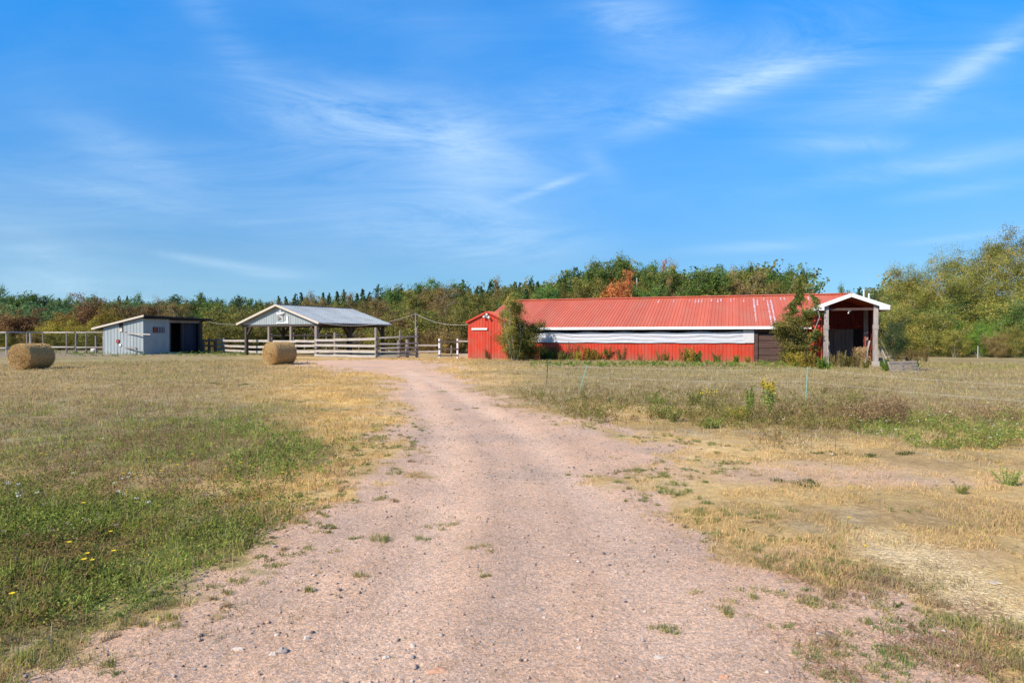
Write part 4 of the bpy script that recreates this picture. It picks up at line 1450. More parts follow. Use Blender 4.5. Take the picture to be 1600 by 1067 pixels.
def broadleaf(seed, H, cr, cb, nleaf, leaf, limbs=8, lean=0.0, tops=1.0, clump=0.16, wide=1.0, multi=1, hang=0.0, tr=0.018, dome=130):
    """returns trunk MB, leaf verts, tone. cr crown radius, cb height of crown base"""
    rng = np.random.default_rng(seed)
    mb = MB()
    tips = []

    def put(pts, r0, r1, n=5):
        mb.tube([tuple(p) for p in pts], [r0 + (r1 - r0) * i / (len(pts) - 1) for i in range(len(pts))], n, cap=False)
    for st_ in range(multi):
        off = np.array([rng.normal(0, .12 * (multi > 1) * cr), rng.normal(0, .12 * (multi > 1) * cr), 0])
        d0 = np.array([rng.normal(0, .10 + .15 * (multi > 1)) + lean, rng.normal(0, .10 + .15 * (multi > 1)), 1.0])
        hh_ = H * rng.uniform(.72, .88) if multi == 1 else H * rng.uniform(.55, .92)
        tp, d = bend(rng, off, d0, hh_, 7, .06)
        put(tp, H * tr, H * tr * .25, 8)
        tips.append((tp[-1], .7))
        tparr = np.array(tp)
        L_ = max(3, limbs // multi)
        for i in range(L_):
            f = (i + rng.uniform(0, 1)) / L_
            z = cb * 0.8 + f * (hh_ - cb * 0.8)
            base = np.array([np.interp(z, tparr[:, 2], tparr[:, k]) for k in range(3)])
            a = rng.uniform(0, 2 * math.pi)
            prof = math.sqrt(max(0.08, 1 - ((z - (cb + (H - cb) * .42)) / ((H - cb) * .72)) ** 2))
            reach = cr * prof * rng.uniform(.65, 1.1)
            dd_ = np.array([math.cos(a), math.sin(a), rng.uniform(.25, .9) * tops])
            lp, d2 = bend(rng, base, dd_, reach, 5, .14, .03 - hang * .12)
            put(lp, H * tr * .42, H * tr * .12)
            for j in range(5):
                k = rng.integers(1, 6)
                q = lp[min(k, 5)]
                d3 = d2 + rng.normal(0, .75, 3)
                sp_, d4 = bend(rng, q, d3, reach * rng.uniform(.3, .6), 3, .2, .02 - hang * .25)
                put(sp_, H * tr * .14, H * tr * .04, 4)
                tips.append((sp_[-1], 1.0))
                tips.append((sp_[1], .7))
                tips.append((sp_[2], .9))
            tips.append((lp[-1], 1.0))
            tips.append((lp[3], .7))
    tip = np.array([t[0] for t in tips])
    wgt = np.array([t[1] for t in tips])
    tip = tip[tip[:, 2] > cb * .35]
    wgt = np.ones(len(tip))
    # foliage clumps over a lumpy dome, so that the crown closes
    nd = dome
    cz_, hh2 = cb + (H - cb) * .48, (H - cb) * .50
    dv = rng.normal(size=(nd, 3))
    dv /= np.linalg.norm(dv, axis=1, keepdims=True)
    lump = 1 + .16 * np.sin(dv[:, 0] * 5 + seed) + .14 * np.sin(dv[:, 1] * 6 + seed * 2) + .10 * np.sin(dv[:, 2] * 7 + seed * 3)
    dp = dv * (rng.uniform(.62, 1.0, nd) * lump)[:, None] * np.array([cr * .86, cr * .86, hh2 * .93]) + np.array([0, 0, cz_])
    tip = np.concatenate([tip, dp]) if nd else tip
    ctone = rng.uniform(0.0, 1.0, len(tip))
    ci = rng.integers(0, len(tip), nleaf)
    csz = rng.uniform(.5, 1.35, len(tip)) * clump * cr
    g = rng.normal(size=(nleaf, 3))
    g *= (rng.uniform(.35, 1.0, nleaf) / np.linalg.norm(g, axis=1))[:, None]
    cen = tip[ci] + g * csz[ci][:, None] * np.array([1.25, 1.25, .85]) * 1.3
    cen[:, 2] = np.maximum(cen[:, 2], 0.05 * H)
    o1 = cen - tip[ci]
    o1 /= np.linalg.norm(o1, axis=1, keepdims=True) + 1e-6
    o2 = cen - np.array([0, 0, cz_])
    o2 /= np.linalg.norm(o2, axis=1, keepdims=True) + 1e-6
    v = quads_at(rng, cen, leaf, out=o1 * .75 + o2 * .55 + np.array([0, 0, .25]))
    tone = np.clip(ctone[ci] * .75 + rng.uniform(0, 1, nleaf) * .25 + rng.normal(0, .08, nleaf), 0, 1)
    return mb, v, np.repeat(tone, 4)


def conifer(seed, H, R0, nleaf, leaf, kind='spruce', bare=0.12):
    rng = np.random.default_rng(seed)
    mb = MB()
    mb.tube([(0, 0, 0), (rng.normal(0, .05), rng.normal(0, .05), H * .5), (0, 0, H)], [H * .016, H * .010, .01], 7, cap=False)
    cen = []
    tone = []
    z = H * bare
    dirs = []
    lev = 0
    while z < H * .985:
        f = (z - H * bare) / (H * (1 - bare))
        if kind == 'spruce':
            rad = R0 * (1 - f) ** .85 * rng.uniform(.75, 1.15) + .06
            nb = int(7 + 5 * (1 - f))
            dz = H * .028
        else:
            rad = R0 * (math.sin(math.pi * min(1, .22 + f * .80)) ** .7) * rng.uniform(.5, 1.2)
            nb = 5
            dz = H * .065
        for b_ in range(nb):
            a = rng.uniform(0, 2 * math.pi)
            rr_ = rad * rng.uniform(.7, 1.12)
            m_ = max(4, int(nleaf * rr_ / (R0 * 260)))
            t = rng.uniform(.12, 1, m_) ** .8
            dr = -.28 if kind == 'spruce' else .18
            zz = z + t * rr_ * dr + (t ** 2) * rr_ * .18
            wd = .16 * rr_ * (1.1 - t) + .05 if kind == 'spruce' else .26 * rr_
            c_ = np.stack([np.cos(a) * t * rr_ + rng.normal(0, 1, m_) * wd * .7, np.sin(a) * t * rr_ + rng.normal(0, 1, m_) * wd * .7,
                           zz + rng.normal(0, .035 * R0 if kind == 'spruce' else .07 * R0, m_)], -1)
            cen.append(c_)
            tn = rng.uniform(.1, .75)
            tone.append(np.clip(tn + rng.normal(0, .15, m_), 0, 1))
            if kind != 'spruce' and rr_ > .4:
                mb.tube([(0, 0, z), (math.cos(a) * rr_ * .9, math.sin(a) * rr_ * .9, z + rr_ * .2)], [.05, .02], 4, cap=False)
        z += dz * rng.uniform(.8, 1.2)
        lev += 1
    cen = np.concatenate(cen)
    tone = np.concatenate(tone)
    oo = cen * np.array([1, 1, 0])
    oo /= np.linalg.norm(oo, axis=1, keepdims=True) + 1e-6
    v = quads_at(rng, cen, leaf, aspect=.45, out=oo + np.array([0, 0, .7]))
    return mb, v, np.repeat(tone, 4)


def tree_obj(name, data, leaf_mat, bark='bark', label='x', cat='tree', trunk_name='trunk', crown_name='crown'):
    mb, v, tone = data
    root = empty(name, (0, 0, 0), 0, label, cat)
    mb.build(trunk_name, bark, root)
    n = len(v) // 4
    npmesh(crown_name, v, np.arange(n * 4).reshape(-1, 4), 4, leaf_mat, root, attrs={'tone': tone})
    return root


# prototypes: (builder data, materials); the first placed is the source, later ones are copies
PROTO = {}


def proto(key, name, data, leaf, bark='bark', cat='tree'):
    PROTO[key] = dict(data=data, name=name, leaf=leaf, bark=bark, src=None, cat=cat)


for s in range(3):
    proto(f'spruce{s}', 'spruce_tree', conifer(100 + s, 10, 2.1 + .3 * s, 5200, .42), 'lf_spruce')
for s in range(3):
    proto(f'pine{s}', 'pine_tree', conifer(120 + s, 10, 2.9, 9000, .45, 'pine', .30), 'lf_spruce')
for s in range(4):
    proto(f'green{s}', 'leafy_tree', broadleaf(140 + s, 10, 3.4 + .3 * (s % 2), 2.0, 18000, .225, 13, tops=.9), 'lf_green', 'pale_bark')
for s in range(4):
    proto(f'olive{s}', 'leafy_tree', broadleaf(160 + s, 10, 3.5, 1.6, 18000, .21, 14, tops=.9), 'lf_olive', 'pale_bark')
for s in range(4):
    proto(f'rust{s}', 'autumn_tree', broadleaf(180 + s, 10, 3.5, 1.4, 15000, .20, 14, tops=.9, clump=.17), 'lf_rust', 'pale_bark')
for s in range(2):
    proto(f'orange{s}', 'maple_tree', broadleaf(200 + s, 10, 3.7, 1.8, 13000, .27, 14, tops=.9), 'lf_orange')
for s in range(3):
    proto(f'redbush{s}', 'autumn_bush', broadleaf(220 + s, 4.5, 2.8, .2, 9000, .19, 16, multi=4, tops=1.0, clump=.18), 'lf_red', cat='bush')
for s in range(3):
    proto(f'rustbush{s}', 'autumn_bush', broadleaf(230 + s, 4.5, 2.8, .2, 9000, .19, 16, multi=4, tops=1.0, clump=.18), 'lf_rust', cat='bush')
for s in range(3):
    proto(f'goldbush{s}', 'golden_bush', broadleaf(240 + s, 4.5, 2.6, .2, 9000, .18, 16, multi=4, tops=1.0, clump=.18), 'lf_gold', cat='bush')
for s in range(4):
    proto(f'olivebush{s}', 'olive_bush', broadleaf(250 + s, 4.5, 2.7, .2, 10000, .17, 18, multi=4, tops=1.0, clump=.18), 'lf_olive', cat='bush')
for s in range(3):
    proto(f'farm{s}', 'far_tree', broadleaf(260 + s, 10, 3.8, 1.0, 9000, .34, 12, tops=.9, clump=.18), 'lf_far', cat='tree')
PH = {'spruce': 10, 'pine': 10, 'green': 10, 'olive': 10, 'rust': 10, 'orange': 10, 'redbush': 4.5, 'rustbush': 4.5, 'goldbush': 4.5, 'olivebush': 4.5, 'farm': 10}
KIND_TXT = {'spruce': 'dark pointed spruce', 'pine': 'dark ragged pine', 'green': 'green leafy tree', 'olive': 'olive green leafy tree', 'rust': 'rusty brown autumn tree',
            'orange': 'bright orange maple', 'redbush': 'dark red autumn bush', 'rustbush': 'rusty brown autumn bush', 'goldbush': 'golden yellow bush', 'olivebush': 'olive green bush',
            'farm': 'mid green far tree'}
rt = random.Random(77)
placed = []


def place_tree(kind, px, depth, topy, wide=1.0, var=None, zone=''):
    """a tree whose top reaches photo height topy at that depth"""
    x, y = at(px, depth)
    z0 = hz(x, y)
    topz = EYE + (HZ - topy) * depth / F
    h = max(1.0, topz - z0)
    nvar = sum(1 for k in PROTO if k.rstrip('0123456789') == kind)
    v = rt.randrange(nvar) if var is None else var
    p = PROTO[f'{kind}{v}']
    s = h / PH[kind] * (0.97 if kind in ('spruce', 'pine') else 1.0)
    sw = s * wide * rt.uniform(.88, 1.12)
    rz = rt.uniform(0, 6.28)
    if p['src'] is None:
        o = tree_obj(p['name'], p['data'], p['leaf'], p['bark'], 'x', p['cat'])
        o.location = (x, y, z0 - .05)
        o.rotation_euler = (0, 0, rz)
        o.scale = (sw, sw, s)
        p['src'] = o
    else:
        o = copy_thing(p['src'], (x, y, z0 - .05), rz, (sw, sw, s))
    placed.append((zone, kind, px, depth, o))
    return o


# skyline heights of the wood, photo pixels
SKX = [-200, 0, 40, 70, 140, 200, 250, 300, 330, 400, 460, 500, 560, 590, 620, 660, 720, 760, 790, 850, 880, 900, 940, 975, 1000, 1060, 1100, 1160, 1210, 1240, 1256, 1270,
       1300, 1340, 1365, 1400, 1500]
SKY_ = [455, 462, 458, 467, 469, 468, 470, 470, 469, 473, 466, 463, 462, 458, 454, 450, 446, 447, 445, 440, 428, 424, 420, 414, 424, 424, 426, 422, 424, 424, 440, 462,
        462, 458, 450, 440, 430]


def sky_at(px):
    return float(np.interp(px, SKX, SKY_))


# zone A: far left wood, many trees (individuals that stand out)
Z1 = 'in the far wood left of the shed'
Z2 = 'in the wood behind the blue shed'
Z3 = 'on the skyline behind the pavilion roof'
Z4 = 'in the wood right of the pavilion'
Z5 = 'behind the left barn roof half'
Z6 = 'behind the right barn roof half'
for (k, px, dp, ty, wd) in [
    # far left skyline row
    ('farm', 4, 190, 459, 1.0), ('farm', 22, 175, 460, 1.1), ('green', 38, 170, 462, 1.1), ('farm', 60, 185, 470, 1.2), ('rust', 66, 172, 474, .8), ('farm', 88, 180, 467, 1.1),
    ('spruce', 93, 190, 462, .8), ('farm', 112, 178, 471, 1.1), ('farm', 135, 185, 468, 1.1), ('pine', 138, 200, 462, .7), ('farm', 158, 178, 467, 1.2), ('spruce', 186, 175, 459, .9),
    ('spruce', 199, 178, 459, .9), ('farm', 178, 172, 470, 1.1), ('farm', 208, 170, 468, 1.1), ('spruce', 9, 140, 478, 1.3), ('farm', 30, 150, 478, 1.1), ('farm', 54, 145, 482, 1.3),
    ('farm', 78, 150, 475, 1.0), ('farm', 94, 140, 478, 1.1), ('farm', 116, 150, 477, 1.2), ('rust', 2, 150, 470, .7), ('farm', 135, 140, 486, 1.0)]:
    place_tree(k, px, dp, ty, wd, zone=Z1)
for (k, px, dp, ty, wd) in [
    ('redbush', -30, 88, 500, 1.2), ('redbush', -6, 86, 502, 1.1), ('redbush', 14, 84, 500, 1.3), ('goldbush', 4, 82, 516, 1.0), ('redbush', 36, 86, 499, 1.3), ('redbush', 55, 85, 503, 1.0),
    ('goldbush', 62, 80, 516, .9), ('redbush', 75, 86, 503, 1.0), ('goldbush', 88, 82, 505, 1.0), ('goldbush', 103, 84, 497, .9), ('redbush', 122, 90, 487, 1.0), ('redbush', 142, 92, 484, 1.0),
    ('goldbush', 118, 80, 508, .9), ('goldbush', 146, 80, 505, .9), ('redbush', 160, 92, 484, .9), ('goldbush', 168, 86, 490, .9), ('rustbush', 182, 94, 481, 1.0),
    ('olivebush', 30, 78, 523, 1.2), ('olivebush', 95, 77, 522, 1.2), ('olivebush', 135, 77, 520, 1.2), ('olivebush', -15, 78, 520, 1.2), ('rustbush', 45, 78, 520, 1.0)]:
    place_tree(k, px, dp, ty, wd, zone='behind the long rail fence')
for (k, px, dp, ty, wd) in [
    ('farm', 228, 165, 468, 1.1), ('farm', 250, 170, 467, 1.1), ('rust', 215, 105, 476, .9), ('rust', 242, 100, 472, 1.0), ('rust', 262, 104, 476, .8), ('rust', 284, 100, 473, 1.0),
    ('pine', 275, 150, 457, .8), ('green', 300, 120, 468, 1.0), ('farm', 316, 150, 468, 1.0), ('pine', 314, 160, 455, .75), ('green', 318, 112, 480, 1.0), ('green', 336, 115, 470, 1.0),
    ('pine', 340, 150, 463, .6), ('farm', 356, 140, 470, 1.0), ('pine', 373, 120, 459, .85), ('green', 348, 105, 485, .9), ('olive', 394, 110, 474, .8), ('green', 412, 130, 472, 1.0),
    ('farm', 402, 150, 470, 1.0), ('spruce', 400, 160, 466, .7)]:
    place_tree(k, px, dp, ty, wd, zone=Z2)
for (k, px, dp, ty, wd) in [
    ('olivebush', 328, 74, 505, 1.0), ('olivebush', 345, 73, 495, 1.0), ('olivebush', 362, 76, 486, 1.0), ('rustbush', 378, 78, 487, 1.0), ('olivebush', 392, 76, 490, 1.0),
    ('olivebush', 350, 70, 512, 1.1), ('olivebush', 372, 70, 508, 1.1), ('goldbush', 334, 72, 512, .9), ('olivebush', 408, 82, 488, 1.1), ('olivebush', 395, 72, 506, 1.1)]:
    place_tree(k, px, dp, ty, wd, zone='between the shed and pavilion')
for (k, px, dp, ty, wd) in [
    ('spruce', 436, 118, 458, .9), ('spruce', 447, 116, 459, .9), ('rust', 440, 100, 472, .8), ('spruce', 462, 112, 454, .9), ('spruce', 471, 112, 452, .9), ('rust', 484, 100, 462, .8),
    ('olive', 500, 104, 464, .8), ('spruce', 505, 110, 452, .9), ('spruce', 514, 112, 453, .9), ('spruce', 527, 108, 450, .9), ('olive', 530, 98, 470, .8), ('spruce', 538, 106, 447, .8),
    ('rust', 550, 95, 467, .9), ('spruce', 548, 108, 455, .9), ('spruce', 558, 106, 453, 1.0), ('spruce', 567, 102, 446, 1.1), ('olive', 577, 93, 466, .8), ('spruce', 577, 104, 451, .9),
    ('rust', 524, 88, 476, .8), ('rust', 566, 86, 478, .7), ('olive', 466, 94, 476, .8), ('rust', 498, 92, 474, .7)]:
    place_tree(k, px, dp, ty, wd, zone=Z3)
for (k, px, dp, ty, wd) in [
    ('olivebush', 420, 86, 492, 1.2), ('rustbush', 440, 86, 495, 1.2), ('olivebush', 462, 84, 498, 1.2), ('olivebush', 485, 84, 500, 1.2), ('olivebush', 510, 83, 500, 1.2),
    ('olivebush', 535, 82, 498, 1.2), ('olivebush', 558, 80, 498, 1.2), ('rustbush', 580, 80, 496, 1.1)]:
    place_tree(k, px, dp, ty, wd, zone='seen through the open pavilion')
for (k, px, dp, ty, wd) in [
    ('pine', 591, 104, 442, 1.0), ('pine', 609, 100, 449, .9), ('spruce', 627, 102, 444, 1.2), ('green', 617, 96, 452, .7), ('rust', 596, 84, 466, .7), ('olive', 600, 88, 470, .7),
    ('green', 642, 98, 447, .9), ('olive', 645, 84, 456, .9), ('rust', 662, 90, 447, .8), ('rust', 678, 84, 446, .9), ('green', 700, 98, 442, .8), ('pine', 724, 100, 435, 1.1),
    ('olive', 700, 80, 466, .8), ('rust', 690, 76, 462, .7), ('olive', 625, 78, 470, .8), ('rust', 610, 76, 482, .7), ('spruce', 745, 100, 442, .8), ('spruce', 752, 98, 442, .8),
    ('olive', 735, 84, 462, .8), ('olive', 755, 90, 455, .8), ('olive', 718, 76, 478, .7), ('olive', 660, 74, 476, .9), ('rust', 640, 72, 486, .7), ('green', 680, 72, 486, .7)]:
    place_tree(k, px, dp, ty, wd, zone=Z4)
for (k, px, dp, ty, wd) in [
    ('olivebush', 600, 68, 500, 1.1), ('olivebush', 622, 67, 498, 1.1), ('rustbush', 642, 67, 496, 1.1), ('olivebush', 662, 66, 494, 1.2), ('olivebush', 684, 66, 496, 1.2),
    ('rustbush', 704, 65, 500, 1.1), ('olivebush', 724, 64, 498, 1.1), ('olivebush', 742, 66, 490, 1.1), ('rustbush', 672, 61, 518, .8), ('rustbush', 700, 61, 516, .9)]:
    place_tree(k, px, dp, ty, wd, zone='low between pavilion and barn')
for (k, px, dp, ty, wd) in [
    ('spruce', 766, 96, 433, .9), ('spruce', 774, 94, 431, 1.0), ('rust', 778, 92, 444, .5), ('olive', 790, 88, 446, .9), ('spruce', 804, 94, 434, .9), ('spruce', 812, 94, 435, .8),
    ('olive', 818, 86, 446, .8), ('spruce', 830, 92, 429, .8), ('spruce', 840, 92, 433, .8), ('green', 852, 84, 448, .8), ('spruce', 822, 82, 446, 1.1), ('spruce', 861, 90, 436, .8),
    ('olive', 838, 82, 458, .8), ('green', 800, 80, 458, .8), ('olive', 874, 86, 430, .8), ('spruce', 885, 88, 420, .8), ('pine', 899, 86, 412, .8), ('green', 912, 84, 420, .8),
    ('spruce', 920, 92, 414, .6), ('green', 941, 88, 409, .6), ('olive', 930, 80, 432, .8), ('green', 955, 90, 412, .7), ('green', 974, 86, 404, .6), ('green', 858, 78, 452, .8),
    ('olive', 895, 78, 446, .8), ('orange', 967, 78, 431, .62), ('orange', 948, 79, 446, .5), ('orange', 980, 78, 442, .5), ('green', 995, 88, 418, .8)]:
    place_tree(k, px, dp, ty, wd, zone=Z5)
for (k, px, dp, ty, wd) in [
    ('olive', 1014, 82, 422, .8), ('green', 1030, 80, 424, .7), ('orange', 1036, 86, 420, .30), ('rust', 1042, 82, 421, .5), ('rust', 1068, 82, 422, .45), ('green', 1056, 88, 424, .8), ('green', 1085, 80, 424, .8),
    ('green', 1104, 80, 422, 1.0), ('olive', 1120, 78, 440, .8), ('green', 1132, 84, 428, .7), ('olive', 1148, 84, 420, .7), ('rust', 1150, 80, 430, .6), ('olive', 1167, 84, 420, .7),
    ('rust', 1176, 80, 432, .7), ('green', 1184, 84, 421, .6), ('pine', 1204, 84, 416, .7), ('olive', 1200, 78, 432, .7), ('green', 1236, 80, 417, .65), ('green', 1222, 80, 432, .6),
    ('olive', 1240, 78, 440, .6), ('rust', 1046, 78, 444, .5), ('green', 1064, 77, 446, .8), ('green', 1010, 77, 448, .8)]:
    place_tree(k, px, dp, ty, wd, zone=Z6)
for (k, px, dp, ty, wd) in [
    ('rust', 1285, 150, 459, .8), ('farm', 1302, 150, 457, .8), ('pine', 1315, 140, 452, .7), ('pine', 1326, 150, 455, .6), ('spruce', 1343, 110, 443, .9), ('spruce', 1368, 90, 448, .9),
    ('olive', 1384, 80, 450, .6)]:
    place_tree(k, px, dp, ty, wd, zone='above the porch roof')
ORD = ['first', 'second', 'third', 'fourth', 'fifth', 'sixth', 'seventh', 'eighth', 'ninth', 'tenth', 'eleventh', 'twelfth', 'thirteenth', 'fourteenth'] + [f'number {i}' for i in range(15, 40)]
buckets = {}
for rec in placed:
    buckets.setdefault((rec[0], rec[1]), []).append(rec)
for (zone, kind), lst in buckets.items():
    lst.sort(key=lambda r: r[2])
    for i, rec in enumerate(lst):
        rec[4]['label'] = f'{KIND_TXT[kind]} {zone}' if len(lst) == 1 else f'{ORD[i]} {KIND_TXT[kind]} from the left {zone}'.replace('mid green far tree from the left in', 'far green tree from the left in')
        rec[4]['group'] = ('bushes ' if 'bush' in kind else 'trees ') + zone

# the wood behind them all, one mass
rng = np.random.default_rng(9)
LV, LT = {}, {}
srcs = {k: PROTO[k]['data'] for k in ('farm0', 'farm1', 'farm2')}
acc = {'lf_far': [], 'lf_olive': [], 'lf_spruce': []}
acct = {k: [] for k in acc}
low = {k: broadleaf(300 + i, 10, 3.8, .6, 1500, .75, 10, tops=.9, clump=.24) for i, k in enumerate(('a', 'b', 'c'))}
lowc = conifer(310, 10, 2.2, 1700, .8)
for px in np.arange(-330, 1420, 13):
    for row, (d0, dy_) in enumerate(((205, 0), (170, 5), (135, 12))):
        if px > 400 and row == 0:
            d0 = 150
        if px > 400 and row == 2:
            d0 = 112
        pxx = px + rng.uniform(-7, 7)
        d = d0 * rng.uniform(.94, 1.06)
        x, y = at(pxx, d)
        z0 = hz(x, y)
        ty = sky_at(pxx) + 4 + dy_ * 1.2 + rng.uniform(-3, 6)
        h = EYE + (HZ - ty) * d / F - z0
        con = rng.uniform() < (.10 if px < 400 else .35)
        data = lowc if con else low[('a', 'b', 'c')[rng.integers(3)]]
        s = h / 10
        a = rng.uniform(0, 6.28)
        v = data[1] * np.array([s, s, s])
        v = np.stack([v[:, 0] * math.cos(a) - v[:, 1] * math.sin(a) + x, v[:, 0] * math.sin(a) + v[:, 1] * math.cos(a) + y, v[:, 2] + z0], -1)
        key = 'lf_spruce' if con else ('lf_far' if (px < 400 or rng.uniform() < .45) else 'lf_olive')
        acc[key].append(v)
        acct[key].append(np.clip(data[2] + rng.normal(0, .13), 0, 1))
for key, nm in (('lf_far', 'woodland'), ('lf_olive', 'woodland'), ('lf_spruce', 'woodland')):
    v = np.concatenate(acc[key])
    n = len(v) // 4
    o = npmesh(nm, v, np.arange(n * 4).reshape(-1, 4), 4, key, attrs={'tone': np.concatenate(acct[key])})
    tag(o, {'lf_far': 'far mass of mid green trees along the horizon', 'lf_olive': 'far mass of yellowing olive trees behind the pavilion and barn',
            'lf_spruce': 'far mass of dark conifers mixed into the wood'}[key], 'woodland', kind='stuff')

# right hand trees, close
BIG = [broadleaf(400, 10, 5.0, .6, 60000, .125, 22, tops=.95, clump=.15, tr=.014), broadleaf(401, 10, 4.6, .6, 54000, .125, 20, tops=1.1, clump=.14, tr=.014, multi=2),
       broadleaf(402, 10, 4.8, .8, 44000, .12, 22, tops=1.0, clump=.12, tr=.014, multi=2)]
SH = [broadleaf(410, 5, 3.0, .1, 20000, .13, 20, tops=1.0, clump=.16, multi=5, tr=.012), broadleaf(411, 5, 3.0, .1, 20000, .13, 20, tops=.9, clump=.16, multi=5, tr=.012)]
big_src = {}


def big(kind, mat, px, depth, topy, wide, label, name='leafy_tree', cat='tree', rz=0.0):
    x, y = at(px, depth)
    topz = EYE + (HZ - topy) * depth / F
    data, H0 = (BIG[kind], 10) if kind < 3 else (SH[kind - 3], 5)
    s = topz / H0 * .905
    key = (kind, mat)
    if key not in big_src:
        o = tree_obj(name, data, mat, 'pale_bark', label, cat)
        big_src[key] = o
        o.location = (x, y, -.05)
        o.rotation_euler = (0, 0, rz)
        o.scale = (s * wide, s * wide, s)
    else:
        o = copy_thing(big_src[key], (x, y, -.05), rz, (s * wide, s * wide, s), label)
    o['group'] = 'trees at the right edge of the field'
    return o


big(0, 'lf_willow', 1425, 60, 418, .85, 'rounded yellowing tree directly right of the porch', rz=.4)
big(1, 'lf_willow', 1470, 62, 392, .9, 'tall yellowing tree second from the porch', rz=1.9)
big(0, 'lf_willow', 1515, 58, 398, .9, 'yellowing tree with orange leaves in the middle of the right wood', rz=3.2)
big(2, 'lf_olive', 1548, 66, 372, .9, 'thin crowned tall olive tree behind the right wood', rz=.9)
big(2, 'lf_willow', 1600, 60, 362, .9, 'tallest thin leaved tree cut by the right picture edge', rz=2.4)
big(1, 'lf_willow', 1660, 56, 370, .9, 'tree beyond the right picture edge', rz=5.0)
big(3, 'lf_willow', 1405, 54, 478, 1.0, 'low yellowing bush touching the right porch wall', 'leafy_bush', 'bush', .3)
big(4, 'lf_willow', 1448, 52, 484, 1.1, 'broad yellow green bush at the foot of the tall yellowing trees', 'leafy_bush', 'bush', 1.3)
big(3, 'lf_bright', 1535, 51, 497, .9, 'bright green bush in the middle of the right wood', 'leafy_bush', 'bush', 2.0)
big(4, 'lf_bright', 1500, 52, 510, .8, 'small bright green bush left of the larger bright one', 'leafy_bush', 'bush', 4.0)
big(3, 'lf_green', 1572, 53, 470, 1.0, 'dark green bush behind the brown thicket', 'leafy_bush', 'bush', .6)
big(4, 'lf_rust', 1560, 49, 518, .8, 'low brown thicket at the field edge before the right wood', 'leafy_bush', 'bush', 2.6)
big(4, 'lf_green', 1625, 50, 488, 1.0, 'green bush cut by the right picture edge', 'leafy_bush', 'bush', 5.2)
big(3, 'lf_willow', 1492, 50, 512, .9, 'small yellowing bush in front of the tall yellowing trees', 'leafy_bush', 'bush', 3.6)
big(3, 'lf_spruce', 1396, 46, 492, .62, 'dark green bush in the shade right behind the porch', 'leafy_bush', 'bush', 2.2)
big(4, 'lf_willow', 1585, 49, 505, .8, 'yellow green bush right of the brown thicket', 'leafy_bush', 'bush', 1.1)
big(4, 'lf_green', 1470, 56, 470, 1.0, 'shaded green bush between the trunks of the right wood', 'leafy_bush', 'bush', 3.3)
big(3, 'lf_willow', 1540, 57, 450, 1.1, 'tall yellowing bush behind the bright green one', 'leafy_bush', 'bush', 4.3)
# thin post in the field before the right wood
tag(MB().tube([(0, 0, 0), (0, 0, .95)], .035, 8).build('post', 'pale_wood', loc=(*at(1528, 47.5), 0)), 'thin pale post at the edge of the right wood', 'post')

def spire(data, H, fs, ks):
    mb, v, tone = data
    q = v.reshape(-1, 4, 3)
    c = q.mean(1)
    k = np.interp(c[:, 2] / H, fs, ks)[:, None]
    q = q - c[:, None, :]
    c = np.concatenate([c[:, :2] * k, c[:, 2:]], 1)
    keep = c[:, 2] < H * 1.02
    q = (q + c[:, None, :])[keep]
    mb.v = [(x * np.interp(z / H, fs, ks), y * np.interp(z / H, fs, ks), min(z, H)) for x, y, z in mb.v]
    return mb, q.reshape(-1, 3), tone.reshape(-1, 4)[keep].ravel()


# bush by the entry wing and tall young tree left of the porch
d1 = broadleaf(500, 5.3, .90, .25, 24000, .075, 24, tops=1.3, clump=.24, multi=6, tr=.005, dome=200)
d1 = spire(d1, 4.6, [0, .3, .6, .8, 1], [1.3, 1.2, .95, .7, .3])
o = tree_obj('young_tree', d1, 'lf_willow', 'pale_bark', 'bushy young tree with many stems before the barn entry wing', 'tree')
o.location = (*at(806, 42.6), 0)
d1b = broadleaf(501, 2.8, 1.20, .05, 22000, .085, 20, tops=.7, clump=.26, multi=6, tr=.006)
o = tree_obj('leafy_bush', d1b, 'lf_birch', 'bark', 'dense dark green bush around the stems of the young tree', 'bush')
o.location = (*at(818, 42.9), 0)
d2 = broadleaf(505, 6.3, .68, .3, 19000, .085, 24, tops=1.2, clump=.26, multi=3, tr=.006)
d2 = spire(d2, 5.1, [0, .3, .55, .68, .8, 1], [1.0, 1.15, 1.1, .75, .32, .10])
o = tree_obj('young_tree', d2, 'lf_birch', 'pale_bark', 'tall narrow young tree left of the porch before the garage door', 'tree')
o.location = (*at(1249, 36.3), 0)
d3 = broadleaf(506, 3.4, .82, .1, 20000, .08, 18, tops=.8, clump=.26, multi=5, tr=.006)
o = tree_obj('leafy_bush', d3, 'lf_olive', 'bark', 'green and yellow bush at the foot of the tall young tree', 'bush')
o.location = (*at(1236, 36.0), 0)

# ------------------------------------------------------------------ weeds and flowering plants


